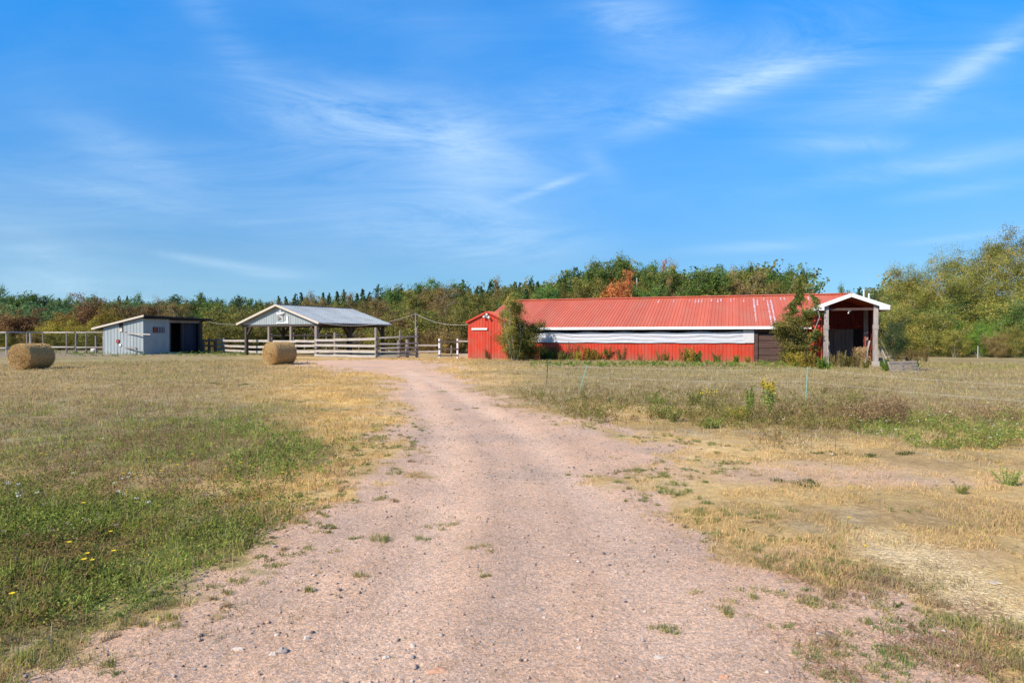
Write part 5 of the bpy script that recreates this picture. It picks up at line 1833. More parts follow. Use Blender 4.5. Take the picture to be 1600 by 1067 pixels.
def weed(seed, H, spread, nst, leafn, leaf, mat, head=None, headn=0, heads=.03, stem='green_stem'):
    rng = np.random.default_rng(seed)
    mb = MB()
    cen = []
    tips = []
    for i in range(nst):
        a = rng.uniform(0, 6.28)
        p = np.array([math.cos(a), math.sin(a), 0]) * rng.uniform(0, spread * .35)
        d = np.array([math.cos(a) * spread / H * rng.uniform(.1, .8), math.sin(a) * spread / H * rng.uniform(.1, .8), 1])
        pts, d = bend(rng, p, d, H * rng.uniform(.6, 1), 4, .07)
        mb.tube([tuple(q) for q in pts], [.008, .007, .006, .004, .003], 4, cap=False)
        pa = np.array(pts)
        t = rng.uniform(.1, 1, leafn // nst)
        q = np.stack([np.interp(t * 4, range(5), pa[:, k]) for k in range(3)], -1)
        q += rng.normal(0, 1, q.shape) * np.array([.09, .09, .04]) * (1.2 - t)[:, None] * max(.35, spread) * 1.3
        cen.append(q)
        tips.append(pa[-1])
    cen = np.concatenate(cen)
    cen[:, 2] = np.abs(cen[:, 2]) + .01
    v = quads_at(rng, cen, leaf, flat=.2, aspect=.4)
    hv = None
    if head:
        t = np.array(tips)[rng.integers(0, nst, headn)]
        hc_ = t + rng.normal(0, 1, (headn, 3)) * np.array([.035, .035, .06]) * heads / .03 - np.array([0, 0, .03])
        hv = quads_at(rng, hc_, heads, flat=.2, aspect=.9)
    return mb, v, np.repeat(rng.uniform(0, 1, len(cen)), 4), hv, head, mat, stem


WP = {}


def place_weed(key, data_args, px, py, label, sc=1.0, group=None, name='weed', cat='weed', depth=None):
    x, y = gpp(px, py) if depth is None else at(px, depth)
    z0 = hz(x, y)
    if key not in WP:
        mb, v, tone, hv, head, mat, stem = weed(*data_args)
        root = empty(name, (x, y, z0), 0, label, cat, group)
        mb.build('stem', stem, root)
        npmesh('leaves', v, np.arange(len(v)).reshape(-1, 4), 4, mat, root, attrs={'tone': tone})
        if hv is not None:
            npmesh('flower_head', hv, np.arange(len(hv)).reshape(-1, 4), 4, head, root, attrs={'tone': np.full(len(hv), .6)})
        root.scale = (sc, sc, sc)
        WP[key] = root
        return root
    return copy_thing(WP[key], (x, y, z0), (px * 7.13) % 6.28, sc, label, group)


GOLD = (600, .95, .6, 14, 2200, .07, 'lf_gold', 'yellow_petal', 60, .03)
GREENW = (601, .9, .6, 14, 2200, .075, 'lf_bright', None, 0)
OLIVEW = (602, 1.0, .6, 14, 2200, .075, 'lf_olive', None, 0)
RUSTW = (603, 1.0, .5, 12, 1300, .06, 'lf_rust', None, 0)
DARKW = (604, 1.0, .7, 14, 2800, .08, 'lf_green', None, 0)
BYG = 'weeds along the foot of the barn wall'
barnweeds = [('D', DARKW, 850, 562, .9, 'dark green weed beside the bushy young tree'), ('D', DARKW, 862, 562.5, 1.0, 'second dark weed right of the bushy young tree'),
             ('Y', OLIVEW, 876, 563.5, .8, 'olive weed clump left of the climbing stem'), ('G', GREENW, 886, 563.5, .6, 'low bright green weed under the white curtain, left part'),
             ('O', GOLD, 904, 563.5, .85, 'yellow green weed under the first curtain stem'), ('O', GOLD, 921, 563, 1.15, 'tallest yellow weed against the red wall'),
             ('O', GOLD, 936, 563.5, .85, 'yellow weed between two taller ones at the red wall'), ('D', DARKW, 953, 563, 1.15, 'tall dark olive weed at the middle of the red wall'),
             ('R', RUSTW, 970, 563.5, 1.0, 'brown weed beside the tall dark one at the red wall'), ('R', RUSTW, 1000, 564.5, .6, 'small brown weed in the bare stretch of red wall'),
             ('R', RUSTW, 1030, 564.8, .85, 'brown weed at the middle right of the red wall'), ('Y', OLIVEW, 1041, 565, .7, 'small olive weed left of the orange shrub'),
             ('R', RUSTW, 1068, 565.5, 1.0, 'rusty weed left of the golden orange shrub'), ('O', GOLD, 1078, 565.5, 1.15, 'golden orange shrub at the right part of the red wall'),
             ('D', DARKW, 1090, 565.8, .8, 'dark weed right of the golden orange shrub'), ('Y', OLIVEW, 1120, 566, .7, 'olive weed near the end of the red wall'),
             ('G', GREENW, 1150, 567, .6, 'bright low weed near the garage door'), ('O', GOLD, 1168, 567.2, .55, 'small yellow weed at the corner by the garage door'),
             ('R', RUSTW, 762, 561.5, .9, 'brown weed at the foot of the entry wing'), ('R', RUSTW, 898, 563.2, 1.4, 'thin tall climbing weed before the white curtain'),
             ('O', GOLD, 1240, 573, 1.05, 'yellow flowering weed at the foot of the tall young tree'), ('O', GOLD, 1256, 574.5, 1.1, 'second yellow weed below the tall young tree'),
             ('O', GOLD, 1270, 575, .95, 'yellow weed closest to the left porch post'), ('G', GREENW, 1283, 577, .8, 'bright green weed in front of the left porch post'),
             ('R', RUSTW, 1303, 574, .9, 'brown weed just inside the left porch post'), ('R', RUSTW, 1316, 575, 1.0, 'brown dead weed in the porch opening'),
             ('Y', OLIVEW, 1327, 574.5, .9, 'olive weed in the middle of the porch opening'), ('R', RUSTW, 1338, 575, .9, 'brown weed right of the porch middle'),
             ('Y', OLIVEW, 1352, 577, .6, 'low olive weed at the right porch post'), ('G', GREENW, 1384, 580, .7, 'green weed between the right porch post and the pallet'),
             ('G', GREENW, 1293, 577, .5, 'low green weed before the porch post foot'), ('R', RUSTW, 1404, 571, .9, 'brown weed behind the pallet'),
             ('R', RUSTW, 1420, 569, 1.0, 'dry brown weed behind and right of the pallet'), ('R', RUSTW, 1433, 566, 1.1, 'dry brown weed right of the pallet near the wood'), ('R', RUSTW, 1446, 565, 1.0, 'outermost dry brown weed beside the right wood'), ('D', DARKW, 1432, 579, .5, 'small dark green weed in the brush right of the pallet')]
for key, args, px, py, sc, lb in barnweeds:
    place_weed('b' + key, args, px, py, lb, sc, BYG)
# ragged hay in the porch
rng = np.random.default_rng(71)
n = 1500
p = np.stack([rng.normal(0, .16, n), rng.normal(0, .12, n), rng.uniform(.0, 1.05, n)], -1)
d = np.stack([rng.normal(0, .25, n), rng.normal(0, .25, n), -np.ones(n) * rng.uniform(.3, 1, n)], -1)
cols = C(.5, .33, .16) * rng.uniform(.4, 1.3, (n, 1))
o = strands(rng, p, d, rng.uniform(.1, .35, n), rng.uniform(.006, .014, n), cols, 'hay_heap', 'straw')
o.location = bw(pc + .55, -4.2, .05)
tag(o, 'ragged clump of brown hay leaning at the right porch post', 'hay')

FW = 'tall weeds along the wire fence'
place_weed('tallgold', (610, .85, .22, 5, 1100, .038, 'lf_clover', 'plume', 420, .020), 1207, 653, 'tall green weed with two bright yellow flower plumes', 1.15, FW)
place_weed('yellowleaf', (611, .36, .6, 18, 1800, .030, 'lf_gold', None, 0), 1155, 656, 'low bush of pale yellow leaves beside a green spire', 1.0, FW)
place_weed('spire', (612, .72, .16, 3, 900, .035, 'lf_bright', None, 0), 1168, 657, 'single green spire weed right of the yellow leaved bush', 1.0, FW)
place_weed('bg', (613, .36, .4, 12, 1100, .028, 'lf_clover', None, 0), 1048, 657, 'bright green weed clump at the edge of the dry verge', .9, FW)
place_weed('bg', None, 1033, 652, 'bright green weed left of a similar clump on the verge', .9, FW)
place_weed('bg', None, 1085, 632, 'upright green weed under a yellow flower head', 1.1, FW)
place_weed('dk', (614, .32, .5, 14, 1200, .028, 'lf_clover', None, 0), 1118, 668, 'dark green weed clump nearest the track on the right verge', .8, FW)
place_weed('dk', None, 1105, 668, 'dark green weed left of the nearest verge clump', .7, FW)
place_weed('dk', None, 1025, 632, 'dull green weed behind the right verge', 1.1, FW)
place_weed('tan', (615, .6, .35, 9, 600, .03, 'lf_dead', 'yellow_petal', 110, .02), 1110, 640, 'brown stemmed weed with a small yellow top', 1.0, FW)
place_weed('bg', None, 1500, 772, 'pale green low weed near the right picture edge', .35, FW)
place_weed('bg', None, 1575, 758, 'small bushy green weed at the right edge of the dry grass', .6, FW)

# brown dead weed mass, and the mixed herb cover: nobody could count it
def herb_mass(name, label, seed, n, region, mat, hmin, hmax, leafn, leaf, cat='weeds'):
    rng = np.random.default_rng(seed)
    V, T, K = [], [], []
    cnt = 0
    while cnt < n:
        px, py = region(rng)
        x, y = gp(px, py)
        if y < 25 and road_sd(np.array([x]), np.array([y]))[0] > -.15:
            if rng.uniform() < .5:
                cnt += .25
            continue
        w = vnoise(np.array([x * 1.3]), np.array([y * 1.3]), seed)[0]
        if w < .38:
            continue
        cnt += 1
        H = rng.uniform(hmin, hmax)
        t = rng.uniform(.1, 1, leafn) ** .8
        lx_, ly_ = rng.normal(0, .12), rng.normal(0, .12)
        c_ = np.stack([x + lx_ * t + rng.normal(0, .035, leafn), y + ly_ * t + rng.normal(0, .035, leafn), t * H], -1)
        V.append(quads_at(rng, c_, leaf, flat=.1, aspect=.5))
        T.append(np.repeat(np.clip(rng.uniform(.1, .8) + rng.normal(0, .15, leafn), 0, 1), 4))
        # stem as thin quad
        sv = np.array([[x - .003, y, 0], [x + .003, y, 0], [x + lx_ + .002, y + ly_, H], [x + lx_ - .002, y + ly_, H]])
        V.append(sv)
        T.append(np.full(4, .5))
    v = np.concatenate(V)
    o = npmesh(name, v, np.arange(len(v)).reshape(-1, 4), 4, mat, attrs={'tone': np.concatenate(T)})
    return tag(o, label, cat, kind='stuff')


herb_mass('dead_weeds', 'dark brown dead weed heads along the right wire fence', 1, 520, lambda r: (r.uniform(1305, 1420) if r.uniform() < .6 else r.uniform(1180, 1650), r.uniform(640, 668)), 'lf_dead', .12, .42, 24, .032)
herb_mass('green_weeds', 'dull green weeds with yarrow at the right verge', 2, 620, lambda r: (r.uniform(1330, 1700), r.uniform(652, 704)), 'lf_clover', .05, .26, 18, .032)
herb_mass('dead_weeds', 'brown stalks mixed among the green weeds at the right verge', 9, 500, lambda r: (r.uniform(1180, 1700), r.uniform(645, 704)), 'lf_rust', .08, .32, 14, .026)
herb_mass('green_weeds', 'scattered olive weeds along the middle of the right verge', 3, 900, lambda r: (r.uniform(820, 1350), r.uniform(616, 672)), 'lf_olive', .06, .32, 18, .035)
herb_mass('dead_weeds', 'brown stalks along the middle of the right verge', 10, 900, lambda r: (r.uniform(780, 1400), r.uniform(604, 668)), 'lf_rust', .08, .34, 14, .026)
herb_mass('dead_weeds', 'brown seed heads scattered over the left meadow', 4, 1200, lambda r: (r.normal(190, 170), r.normal(690, 50)), 'lf_dead', .08, .32, 12, .020)
herb_mass('clover', 'low leafy clover in the left meadow foreground', 5, 1300, lambda r: (r.normal(110, 150), r.normal(842, 36)), 'lf_clover', .03, .12, 26, .022, 'clover')
herb_mass('dead_weeds', 'rusty dry herbs mixed into the near left meadow', 14, 700, lambda r: (r.normal(120, 140), r.normal(880, 60)), 'lf_rust', .03, .14, 16, .020)
herb_mass('clover', 'leafy green patch in the middle of the left meadow', 6, 480, lambda r: (r.normal(390, 75), r.normal(700, 24)), 'lf_clover', .04, .16, 22, .030, 'clover')
herb_mass('green_weeds', 'mixed low herbs over the left meadow', 7, 2600, lambda r: (r.uniform(-150, 470), r.uniform(640, 980)), 'lf_olive', .02, .10, 11, .022)
herb_mass('green_weeds', 'green herb specks over the left meadow', 12, 1300, lambda r: (r.uniform(-150, 470), r.uniform(620, 980)), 'lf_clover', .02, .12, 14, .022)
herb_mass('green_weeds', 'green growth along the foot of the buildings', 8, 900,
          lambda r: (r.uniform(60, 420), r.uniform(551, 557)) if r.uniform() < .5 else (r.uniform(830, 1300), 562 + r.uniform(0, 6) + 0.022 * 300), 'lf_bright', .08, .35, 10, .09)

# wildflowers, each on its own stalk


def flower(name, mat, r, h, label, group, cat='flower'):
    root = empty(name, (0, 0, 0), 0, label, cat, group)
    MB().tube([(0, 0, 0), (.01, 0, h * .5), (0, .01, h)], [.0025, .002, .0018], 4).build('stalk', 'green_stem', root)
    m = MB()
    if mat == 'yellow_petal':
        vs = [(0, .01, h + .004)]
        for k in range(16):
            rr_ = r * (1 if k % 2 == 0 else .72)
            vs.append((rr_ * math.cos(k * math.pi / 8), .01 + rr_ * math.sin(k * math.pi / 8), h + .006))
        vs.append((0, .01, h - .008))
        m.add(vs, [(0, 1 + k, 1 + (k + 1) % 16) for k in range(16)] + [(17, 1 + (k + 1) % 16, 1 + k) for k in range(16)])
    else:
        rg = random.Random(5)
        for k in range(14):
            a, q = rg.uniform(0, 6.28), r * math.sqrt(rg.uniform(0, 1))
            c_ = (q * math.cos(a), q * math.sin(a), h + rg.uniform(-.006, .006))
            s = r * .26
            m.add([(c_[0] - s, c_[1], c_[2]), (c_[0], c_[1] - s, c_[2]), (c_[0] + s, c_[1], c_[2]), (c_[0], c_[1] + s, c_[2]), (c_[0], c_[1], c_[2] + s * .6),
                   (c_[0], c_[1], c_[2] - s)], [(0, 1, 4), (1, 2, 4), (2, 3, 4), (3, 0, 4), (1, 0, 5), (2, 1, 5), (3, 2, 5), (0, 3, 5)])
    m.build('bloom', mat, root)
    return root


YEL = [(14, 957), (108, 868), (137, 884), (142, 893), (126, 900), (175, 882), (173, 846), (131, 803), (62, 716), (70, 716), (163, 705), (233, 721), (265, 727), (295, 708), (298, 718), (287, 721),
       (268, 735), (277, 737), (250, 745), (292, 736), (290, 746), (193, 749), (209, 749), (218, 750), (152, 730), (115, 715), (30, 720), (375, 733), (300, 690), (390, 735), (241, 726), (442, 748),
       (1325, 825), (1353, 867), (1544, 712), (1565, 734), (1475, 704), (1484, 694), (1563, 706), (1110, 610), (1430, 645), (1470, 645), (350, 742)]
WHT = [(10, 765), (27, 771), (12, 767), (26, 782), (27, 795), (57, 785), (190, 756), (203, 753), (200, 757), (178, 765), (113, 746), (184, 784), (212, 792), (193, 783), (230, 803), (160, 690), (222, 660),
       (1330, 655), (1345, 662), (1385, 662), (1435, 660), (1452, 652), (1460, 650), (1478, 648), (1485, 647), (1503, 650), (1547, 660), (1550, 668), (1553, 670), (1563, 675), (1568, 680),
       (1525, 676), (1570, 660), (1583, 655), (1400, 678), (1378, 678), (1372, 682), (1560, 686), (1548, 690), (1080, 637), (1090, 638), (1225, 660), (950, 625), (1590, 665), (1300, 720)]
PNK = [(80, 842), (104, 832), (152, 815), (155, 820), (180, 835), (40, 850), (3, 843), (134, 827), (68, 801), (322, 782)]
for lst, nm, mat, r, h, lb, gr, ct in (
        (YEL, 'yellow_flower', 'yellow_petal', .018, .13, 'small yellow daisy like flower on a thin stalk in the grass', 'yellow flowers in the meadow', 'flower'),
        (WHT, 'yarrow_flower', 'white_petal', .018, .16, 'flat white yarrow head on a thin stalk in the grass', 'white yarrow in the meadow', 'flower'),
        (PNK, 'clover_flower', 'pink_petal', .014, .11, 'dusty pink clover head in the left meadow', 'pink clover heads in the meadow', 'flower')):
    src = None
    for i, (px, py) in enumerate(lst):
        x, y = gp(px, py + h * F / 7.0 * .5)
        s = 1.0 if y < 9 else 1.0 + (y - 9) * .05
        z0 = hz(x, y)
        if src is None:
            src = flower(nm, mat, r, h, lb, gr, ct)
            src.location = (x, y, z0)
        else:
            copy_thing(src, (x, y, z0), i * 1.3, s * (0.85 + .3 * ((i * 37) % 10) / 10), lb, gr)

# ------------------------------------------------------------------ stones
rng = np.random.default_rng(31)


def scatter(rng, n, rmin, rmax, pw, half=50):
    u = rng.uniform(0, 1, n)
    r = (rmin ** pw + u * (rmax ** pw - rmin ** pw)) ** (1 / pw)
    a = rng.uniform(-R(half), R(half), n)
    return r * np.sin(a), r * np.cos(a), r


n = 95000
x, y, r = scatter(rng, n, 2.2, 22, .8)
gravel, *_ = masks(x, y)
cl = fbm(x, y, .8, 63, 4)
keep = rng.uniform(0, 1, n) < gravel * (0.25 + 1.1 * sstep(.42, .7, cl))
x, y, r = x[keep], y[keep], r[keep]
n = len(x)
sz = np.clip(rng.lognormal(-5.25, .55, n), .0022, .022) * (1 + .03 * r)
z = hgt(x, y)
oct_ = np.array([[1, 0, 0], [-1, 0, 0], [0, 1, 0], [0, -1, 0], [0, 0, .7], [0, 0, -.5]])
fo = np.array([[0, 2, 4], [2, 1, 4], [1, 3, 4], [3, 0, 4], [2, 0, 5], [1, 2, 5], [3, 1, 5], [0, 3, 5]])
ax = rng.uniform(0, math.pi, n)
vv = oct_[None] * (rng.uniform(.55, 1.15, (n, 6, 1))) * sz[:, None, None] * np.array([1, .8, .75])
ca_, sa_ = np.cos(ax)[:, None], np.sin(ax)[:, None]
vv = np.stack([vv[..., 0] * ca_ - vv[..., 1] * sa_, vv[..., 0] * sa_ + vv[..., 1] * ca_, vv[..., 2]], -1)
vv += np.stack([x, y, z + sz * .25], -1)[:, None]
ff = (fo[None] + (np.arange(n) * 6)[:, None, None]).reshape(-1, 3)
pal_ = np.array([[.50, .35, .27], [.36, .31, .28], [.58, .48, .40], [.44, .29, .22], [.16, .14, .14], [.54, .39, .31]])
cc_ = pal_[rng.integers(0, 6, n)] * rng.uniform(.75, 1.15, (n, 1))
o = npmesh('gravel', vv.reshape(-1, 3), ff, 3, colmat('loose gravel', 0.0), attrs={'tint': np.repeat(cc_, 6, 0)})
tag(o, 'loose pinkish and grey gravel over the farm track', 'gravel', kind='stuff')


def rock(px, py, s, mat, label, seed):
    rg = np.random.default_rng(seed)
    na, nb = 12, 7
    vs, fs = [], []
    ph_ = rg.uniform(0, 6.28, 6)
    for j in range(nb + 1):
        v = j / nb * math.pi
        for i in range(na):
            u = i / na * 2 * math.pi
            k = 1 + .16 * math.sin(2 * u + ph_[0]) + .12 * math.sin(3 * u + ph_[1] + 2 * v) + .10 * math.sin(5 * v + ph_[2]) + rg.uniform(-.05, .05)
            vs.append((s[0] * k * math.sin(v) * math.cos(u), s[1] * k * math.sin(v) * math.sin(u), s[2] * k * math.cos(v)))
    for j in range(nb):
        for i in range(na):
            i2 = (i + 1) % na
            fs.append((j * na + i, (j + 1) * na + i, (j + 1) * na + i2, j * na + i2))
    x, y = gp(px, py)
    o = MB().add(vs, fs).build('stone', mat, loc=(x, y, hz(x, y) + s[2] * .3))
    return tag(o, label, 'stone', 'larger stones on the gravel track')


for i, a in enumerate([
    (683, 1050, (.045, .03, .008), 'stone_orange', 'flat orange stone sunk in the track near the bottom edge'),
    (440, 1024, (.030, .020, .018), 'stone_grey', 'largest grey stone at the lower left of the track'),
    (425, 1027, (.016, .013, .010), 'stone_white', 'small pale stone touching the largest grey stone'),
    (478, 1002, (.015, .012, .013), 'stone_white', 'rounded pale stone right above the largest grey stone'),
    (431, 996, (.013, .011, .010), 'stone_white', 'small pale stone above the largest grey stone'),
    (602, 1027, (.019, .013, .012), 'stone_white', 'bright pale stone left of the orange stone'),
    (584, 1029, (.010, .009, .008), 'stone_grey', 'small bluish stone left of the bright pale stone'),
    (644, 1009, (.016, .012, .011), 'stone_white', 'pale stone above the orange stone'),
    (689, 995, (.014, .012, .011), 'stone_grey', 'grey stone up and right of the orange stone'),
    (428, 855, (.020, .014, .013), 'stone_grey', 'grey stone at the left grass edge of the track'),
    (843, 952, (.016, .012, .010), 'stone_grey', 'grey stone near the middle of the track'),
    (850, 964, (.009, .008, .007), 'stone_white', 'tiny white stone below the middle grey stone'),
    (1008, 953, (.011, .009, .009), 'stone_white', 'single white stone right of the track middle'),
    (905, 1016, (.012, .010, .009), 'stone_white', 'pale stone with a dark neighbour near the lower middle'),
    (1030, 1023, (.032, .016, .006), 'stone_white', 'flat cream stone near the lower middle of the track'),
    (1133, 1055, (.020, .014, .010), 'stone_orange', 'pinkish stone at the bottom right of the track'),
    (1290, 989, (.045, .015, .012), 'stone_grey', 'flat dark grey stone among grass tufts'),
    (1556, 914, (.035, .022, .016), 'stone_grey', 'large pale stone in the straw at the right'),
    (370, 1018, (.030, .012, .010), 'stone_white', 'pale flat stone near the left verge')]):
    rock(a[0], a[1], a[2], a[3], a[4], 900 + i)


# ------------------------------------------------------------------ grass blades
def blades(name, label, x, y, L, w, col, lean=.5, rng=None, zoff=0.0, dirv=None):
    n = len(x)
    a = rng.uniform(0, 2 * math.pi, n)
    t = np.abs(rng.normal(0, lean, n))
    if dirv is not None:
        a = dirv + rng.normal(0, .25, n)
        t = np.abs(rng.normal(lean, .3, n))
    d = np.stack([np.cos(a) * np.sin(t), np.sin(a) * np.sin(t), np.cos(t)], -1)
    s = rng.uniform(0, 2 * math.pi, n)
    side = np.stack([np.cos(s), np.sin(s), np.zeros(n)], -1) * w[:, None]
    p = np.stack([x, y, hgt(x, y) - .004 + zoff], -1)
    mid = p + d * (L * .55)[:, None]
    tip = p + d * L[:, None] + np.stack([d[:, 0], d[:, 1], -np.abs(rng.normal(.3, .2, n))], -1) * (L * .28)[:, None]
    v = np.stack([p - side, p + side, mid + side * .8, tip, mid - side * .8], 1).reshape(-1, 3)
    b5 = (np.arange(n) * 5)[:, None]
    f3 = np.stack([b5[:, 0] + 4, b5[:, 0] + 2, b5[:, 0] + 3], -1)
    f4 = np.stack([b5[:, 0], b5[:, 0] + 1, b5[:, 0] + 2, b5[:, 0] + 4], -1)
    # two triangles + tip triangle
    f = np.concatenate([np.stack([f4[:, 0], f4[:, 1], f4[:, 2]], -1), np.stack([f4[:, 0], f4[:, 2], f4[:, 3]], -1), f3])
    o = npmesh(name, v, f, 3, 'grass', attrs={'tint': np.repeat(np.clip(col, .01, .9), 5, 0)})
    return tag(o, label, 'grass', kind='stuff')


rng = np.random.default_rng(55)
N = 1200000
x, y, r = scatter(rng, N, 2.2, 48, .60, 50)
gravel, green, lush, weed_, gold, sd, r, px, py = masks(x, y)
clumpn = fbm(x, y, 3.2, 71, 3)
dens = (1 - gravel) ** 1.3 * (0.22 + 1.1 * sstep(.35, .65, clumpn))
dens = np.where((px > 900) & (py > 680), (1 - gravel) ** 1.1 * (.55 + .6 * sstep(.35, .65, clumpn)), dens)
keep = rng.uniform(0, 1, N) < dens
# structures stand clear
x, y, r, green, lush, gold, weed_, px, py, clumpn = (q[keep] for q in (x, y, r, green, lush, gold, weed_, px, py, clumpn))
n = len(x)
isg = rng.uniform(0, 1, n) < np.clip(green * .58 + lush * .5 + .06, 0, 1)
u = rng.uniform(0, 1, (n, 1))
gc_, _g = ground_colour(x, y)
dryc = C(.76, .50, .19) * (1 - u) + C(.84, .64, .29) * u
dryc = dryc * rng.uniform(.6, 1.15, (n, 1)) + gold[:, None] * C(.07, .04, -.01)
farr = (sstep(11, 17, r) * (px > 720))[:, None]
dryc = dryc * (1 - farr) + C(.56, .43, .20) * rng.uniform(.6, 1.2, (n, 1)) * farr
lm = (px < 520)[:, None] * sstep(560, 300, px)[:, None]
dryc = dryc * (1 - .6 * lm) + C(.66, .49, .24) * rng.uniform(.55, 1.2, (n, 1)) * .6 * lm
rd = (rng.uniform(0, 1, n) < .10)[:, None]
dryc = np.where(rd, C(.46, .22, .11) * rng.uniform(.6, 1.2, (n, 1)), dryc)
greenc = (C(.27, .35, .06) * (1 - u) + C(.60, .58, .14) * u) * rng.uniform(.6, 1.2, (n, 1))
dryc = dryc * .5 + gc_ * rng.uniform(.9, 1.6, (n, 1)) * .5 + .02
col = np.where(isg[:, None], greenc, dryc)
Ln = rng.uniform(.014, .055, n) * (1 + .5 * green + .8 * lush + .5 * weed_) * (.35 + 1.5 * sstep(.36, .68, clumpn))
Ln = Ln * np.where((px > 600) & (r < 12), .75, 1.0)
Ln *= np.where(r < 12, 1 - .008 * r, .9 + .035 * (r - 12))
w = rng.uniform(.0009, .0019, n) * (1 + .15 * r)
for k, (msk, nm, lb) in enumerate(((~isg, 'dry_grass', 'short dry golden grass over the verges and the field'), (isg, 'green_grass', 'green grass blades in the left meadow and among the dry grass'))):
    blades(nm, lb, x[msk], y[msk], Ln[msk], w[msk], col[msk], .72, rng)

# taller dry stalks standing out of the turf
n = 26000
x, y, r = scatter(rng, n, 3.0, 36, .9, 50)
gravel, green, lush, weed_, gold, sd, r, px, py = masks(x, y)
keep = (gravel < .15) & (rng.uniform(0, 1, n) < .15 + 1.1 * sstep(.45, .65, fbm(x, y, 1.7, 72, 3))) & ~((px > 560) & (py > 690) & (rng.uniform(0, 1, n) < .8))
x, y, r = x[keep], y[keep], r[keep]
n = len(x)
u = rng.uniform(0, 1, (n, 1))
blades('dry_stalks', 'taller pale and brown dry stalks standing out of the meadow turf', x, y, rng.uniform(.06, .20, n), rng.uniform(.0010, .0018, n) * (1 + .14 * r),
       (C(.34, .22, .12) * (1 - u) + C(.78, .62, .34) * u), .28, rng)

# tufts on and beside the track
TUFT = [(595, 845, .14, 'm'), (655, 838, .12, 'g'), (692, 817, .12, 'm'), (745, 858, .13, 'd'), (595, 687, .25, 'g'), (575, 686, .2, 'g'), (500, 823, .07, 'm'), (375, 912, .12, 'm'), (1040, 978, .08, 'm'),
        (1050, 980, .07, 'g'), (1130, 960, .12, 'm'), (1142, 945, .10, 'd'), (1180, 930, .12, 'm'), (1128, 838, .1, 'm'), (1210, 886, .08, 'm'), (1250, 887, .16, 'm'), (1240, 798, .08, 'g'), (1252, 756, .28, 'k'),
        (1262, 756, .2, 'k'), (1301, 875, .09, 'g'), (1325, 880, .10, 'm'), (1300, 890, .12, 'm'), (1390, 982, .13, 'g'), (1397, 984, .1, 'g'), (1440, 978, .11, 'k'), (1400, 944, .05, 'k'), (1375, 1013, .13, 'g'),
        (1400, 1020, .14, 'g'), (1420, 1026, .13, 'g'), (1395, 1046, .13, 'g'), (1420, 1056, .12, 'g'), (1298, 1022, .10, 'g'), (1265, 1025, .08, 'g'), (1310, 1062, .13, 'g'), (1225, 980, .08, 'g'),
        (1280, 1000, .16, 'm'), (1270, 1008, .12, 'm'), (1340, 1045, .18, 'm'), (1460, 1022, .14, 'm'), (1350, 912, .2, 'b'), (1385, 908, .3, 'b'), (1410, 905, .3, 'b'), (1440, 925, .28, 'b'), (1330, 918, .2, 'm'),
        (1260, 940, .14, 'm'), (1300, 938, .16, 'b'), (1480, 950, .2, 'b'), (1470, 972, .25, 'm'), (1505, 978, .25, 'm'), (1535, 982, .25, 'm'), (1575, 1005, .25, 'm'), (1490, 1015, .2, 'b'), (1570, 1040, .22, 'm'),
        (1530, 1025, .25, 'b'), (1550, 1050, .2, 'b'), (1590, 985, .2, 'b'), (1360, 898, .22, 'm'), (1455, 905, .25, 'd'), (1080, 800, .1, 'm'), (1110, 800, .14, 'm'), (1148, 806, .14, 'g'), (1098, 815, .12, 'm'),
        (960, 715, .12, 'd'), (985, 737, .14, 'm'), (1000, 742, .14, 'd'), (1040, 745, .14, 'm'), (1050, 775, .16, 'm'), (1030, 722, .1, 'm'), (1045, 770, .1, 'g'), (1090, 690, .12, 'g'), (1040, 680, .15, 'g'),
        (1410, 800, .1, 'm'), (1170, 852, .14, 'm'), (1195, 810, .14, 'm'), (475, 627, .3, 'k'), (472, 598, .5, 'g'), (385, 600, .4, 'g'), (500, 640, .25, 'g'), (385, 601, .3, 'k'), (540, 640, .2, 'g'), (1297, 707, .22, 'k'),
        (1415, 710, .22, 'k'), (1350, 712, .2, 'k'), (275, 862, .18, 'g'), (60, 1035, .15, 'm'), (100, 1010, .15, 'm'), (210, 965, .15, 'g'), (240, 958, .15, 'm'), (320, 880, .13, 'm'), (130, 985, .18, 'm'),
        (270, 945, .15, 'g'), (85, 1050, .14, 'm'), (330, 600, .5, 'k'), (930, 600, .3, 'k'), (1080, 590, .4, 'k'), (1325, 590, .5, 'k'), (800, 585, .4, 'k'), (640, 655, .1, 'm'), (620, 700, .14, 'm'),
        (820, 598, .3, 'm'), (690, 612, .2, 'm'), (712, 640, .15, 'm'), (740, 636, .15, 'm'), (150, 950, .12, 'g'), (760, 900, .05, 'm'), (560, 905, .06, 'm'), (480, 925, .06, 'm'), (1095, 930, .05, 'd')]
re_ = np.random.default_rng(303)
ex, ey, er = scatter(re_, 5200, 2.6, 16, 1.2, 48)
esd = road_sd(ex, ey)
ke = (esd > -.55) & (esd < .30 + .35 * re_.uniform(0, 1, len(ex)) ** 2)
for a_, b_ in list(zip(ex[ke], ey[ke]))[:420]:
    sfull = re_.uniform(.025, .11)
    kd_ = 'mmgdb'[re_.integers(5)]
    TUFT.append((800 + F * a_ / b_, HZ + EYE * F / b_, sfull, kd_))
PAL = {'g': (C(.17, .23, .07), C(.34, .39, .13)), 'm': (C(.26, .27, .08), C(.52, .45, .19)), 'd': (C(.52, .40, .17), C(.62, .52, .26)), 'k': (C(.07, .10, .03), C(.14, .17, .05)),
       'b': (C(.36, .24, .15), C(.52, .42, .21))}
TX, TY, TL, TW, TCc = [], [], [], [], []
TDX = []
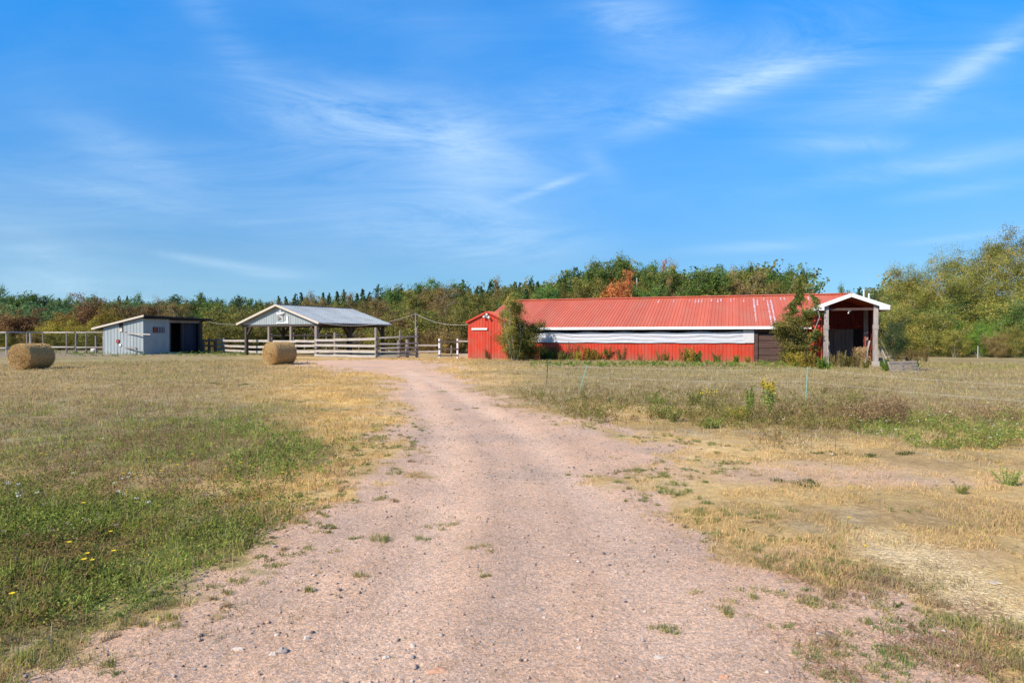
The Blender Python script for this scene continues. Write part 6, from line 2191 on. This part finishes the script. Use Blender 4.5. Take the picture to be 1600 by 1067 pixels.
for (px_, py_, s, kd) in TUFT:
    cx, cy = gp(px_, py_)
    s *= 1.0
    n = int((240 if s > .12 else 150) * (.35 + 5 * s))
    if cy > 12:
        n = int(n * .8)
    nc_ = 5
    cc0 = rng.normal(0, 1, (nc_, 2)) * s * np.array([.52, .42])
    g = cc0[rng.integers(0, nc_, n)] + rng.normal(0, 1, (n, 2)) * s * .16
    TX.append(cx + g[:, 0])
    TY.append(cy + g[:, 1])
    hl = .045 + .16 * s if kd in 'mb' else .035 + .08 * s
    if cy > 12:
        hl *= .7
    TL.append(rng.uniform(.3, 1.15, n) * min(.10, hl * .85))
    TW.append(rng.uniform(.001, .002, n) * (1 + .12 * cy))
    a_, b_ = PAL[kd]
    u = rng.uniform(0, 1, (n, 1))
    TCc.append((a_ * (1 - u) + b_ * u) * rng.uniform(.7, 1.15, (n, 1)))
blades('grass_tufts', 'scattered green and brown grass tufts growing in the gravel track', np.concatenate(TX), np.concatenate(TY), np.concatenate(TL), np.concatenate(TW), np.concatenate(TCc), .95, rng)

# thin wiry brown runners at the lower right and sparse tiny weeds on the track
n = 9000
x, y, r = scatter(rng, n, 2.6, 16, 1.0, 45)
g_, *_ = masks(x, y)
cl = fbm(x, y, 1.4, 91, 3)
edge = road_sd(x, y)
keep = (g_ > .5) & (rng.uniform(0, 1, n) < .10 + .9 * sstep(.52, .68, cl) * sstep(1.6, .0, edge))
x, y = x[keep], y[keep]
k = 14
xx = (x[:, None] + rng.normal(0, .02, (len(x), k))).ravel()
yy = (y[:, None] + rng.normal(0, .02, (len(x), k))).ravel()
m_ = len(xx)
u = rng.uniform(0, 1, (m_, 1))
blades('sparse_grass', 'sparse tiny grass specks over the gravel track', xx, yy, rng.uniform(.01, .04, m_), rng.uniform(.0008, .0016, m_) * (1 + .1 * yy),
       (C(.20, .19, .09) * (1 - u) + C(.42, .34, .17) * u), 1.1, rng)
# straw litter at the right
n = 9000
t = rng.uniform(0, 1, n)
sx = np.interp(t, [0, .3, .6, 1], [1380, 1450, 1490, 1640]) + rng.normal(0, 34, n)
sy = np.interp(t, [0, .3, .6, 1], [848, 885, 915, 985]) + rng.normal(0, 13, n)
dd_ = EYE * F / (sy - HZ)
x, y = (sx - 800) / F * dd_, dd_
a = rng.uniform(0, 6.28, n)
P_ = np.stack([x, y, hgt(x, y) + rng.uniform(.002, .02, n)], -1)
D_ = np.stack([np.cos(a), np.sin(a), rng.normal(0, .12, n)], -1)
cols = C(.84, .68, .42) * rng.uniform(.6, 1.1, (n, 1))
o = strands(rng, P_, D_, rng.uniform(.015, .06, n), rng.uniform(.0008, .0016, n), cols, 'loose_straw', 'straw')
tag(o, 'pale spilled straw in a strip beside the track at the right', 'straw', kind='stuff')
# wiry twigs
n = 620
ctr = [(1490, 1010), (1570, 1000), (1330, 905), (1270, 995), (1430, 1010), (1540, 960), (1310, 930), (1540, 1050), (1230, 900), (1300, 1050)]
ci = rng.integers(0, len(ctr), n)
V = MB()
rg = random.Random(12)
for i in range(n):
    cx, cy = gp(*ctr[ci[i]])
    p = Vector((cx + rg.gauss(0, .10), cy + rg.gauss(0, .09), .0))
    d = Vector((rg.gauss(0, .8), rg.gauss(0, .8), rg.uniform(.2, 1.2)))
    pts = [tuple(p)]
    for q in range(3):
        d = d + Vector((rg.gauss(0, .3), rg.gauss(0, .3), -.25))
        p = p + d.normalized() * rg.uniform(.02, .05)
        p.z = max(p.z, .004)
        pts.append(tuple(p))
    V.tube(pts, .0011, 3, cap=False)
tag(V.build('wiry_stalks', pmat('reddish dry stalks', (.25, .13, .08), .9, .2, 20)), 'thin reddish dry stalks among the lower right tufts', 'dry stalks', kind='stuff')
print('built', len(bpy.data.objects), 'objects')
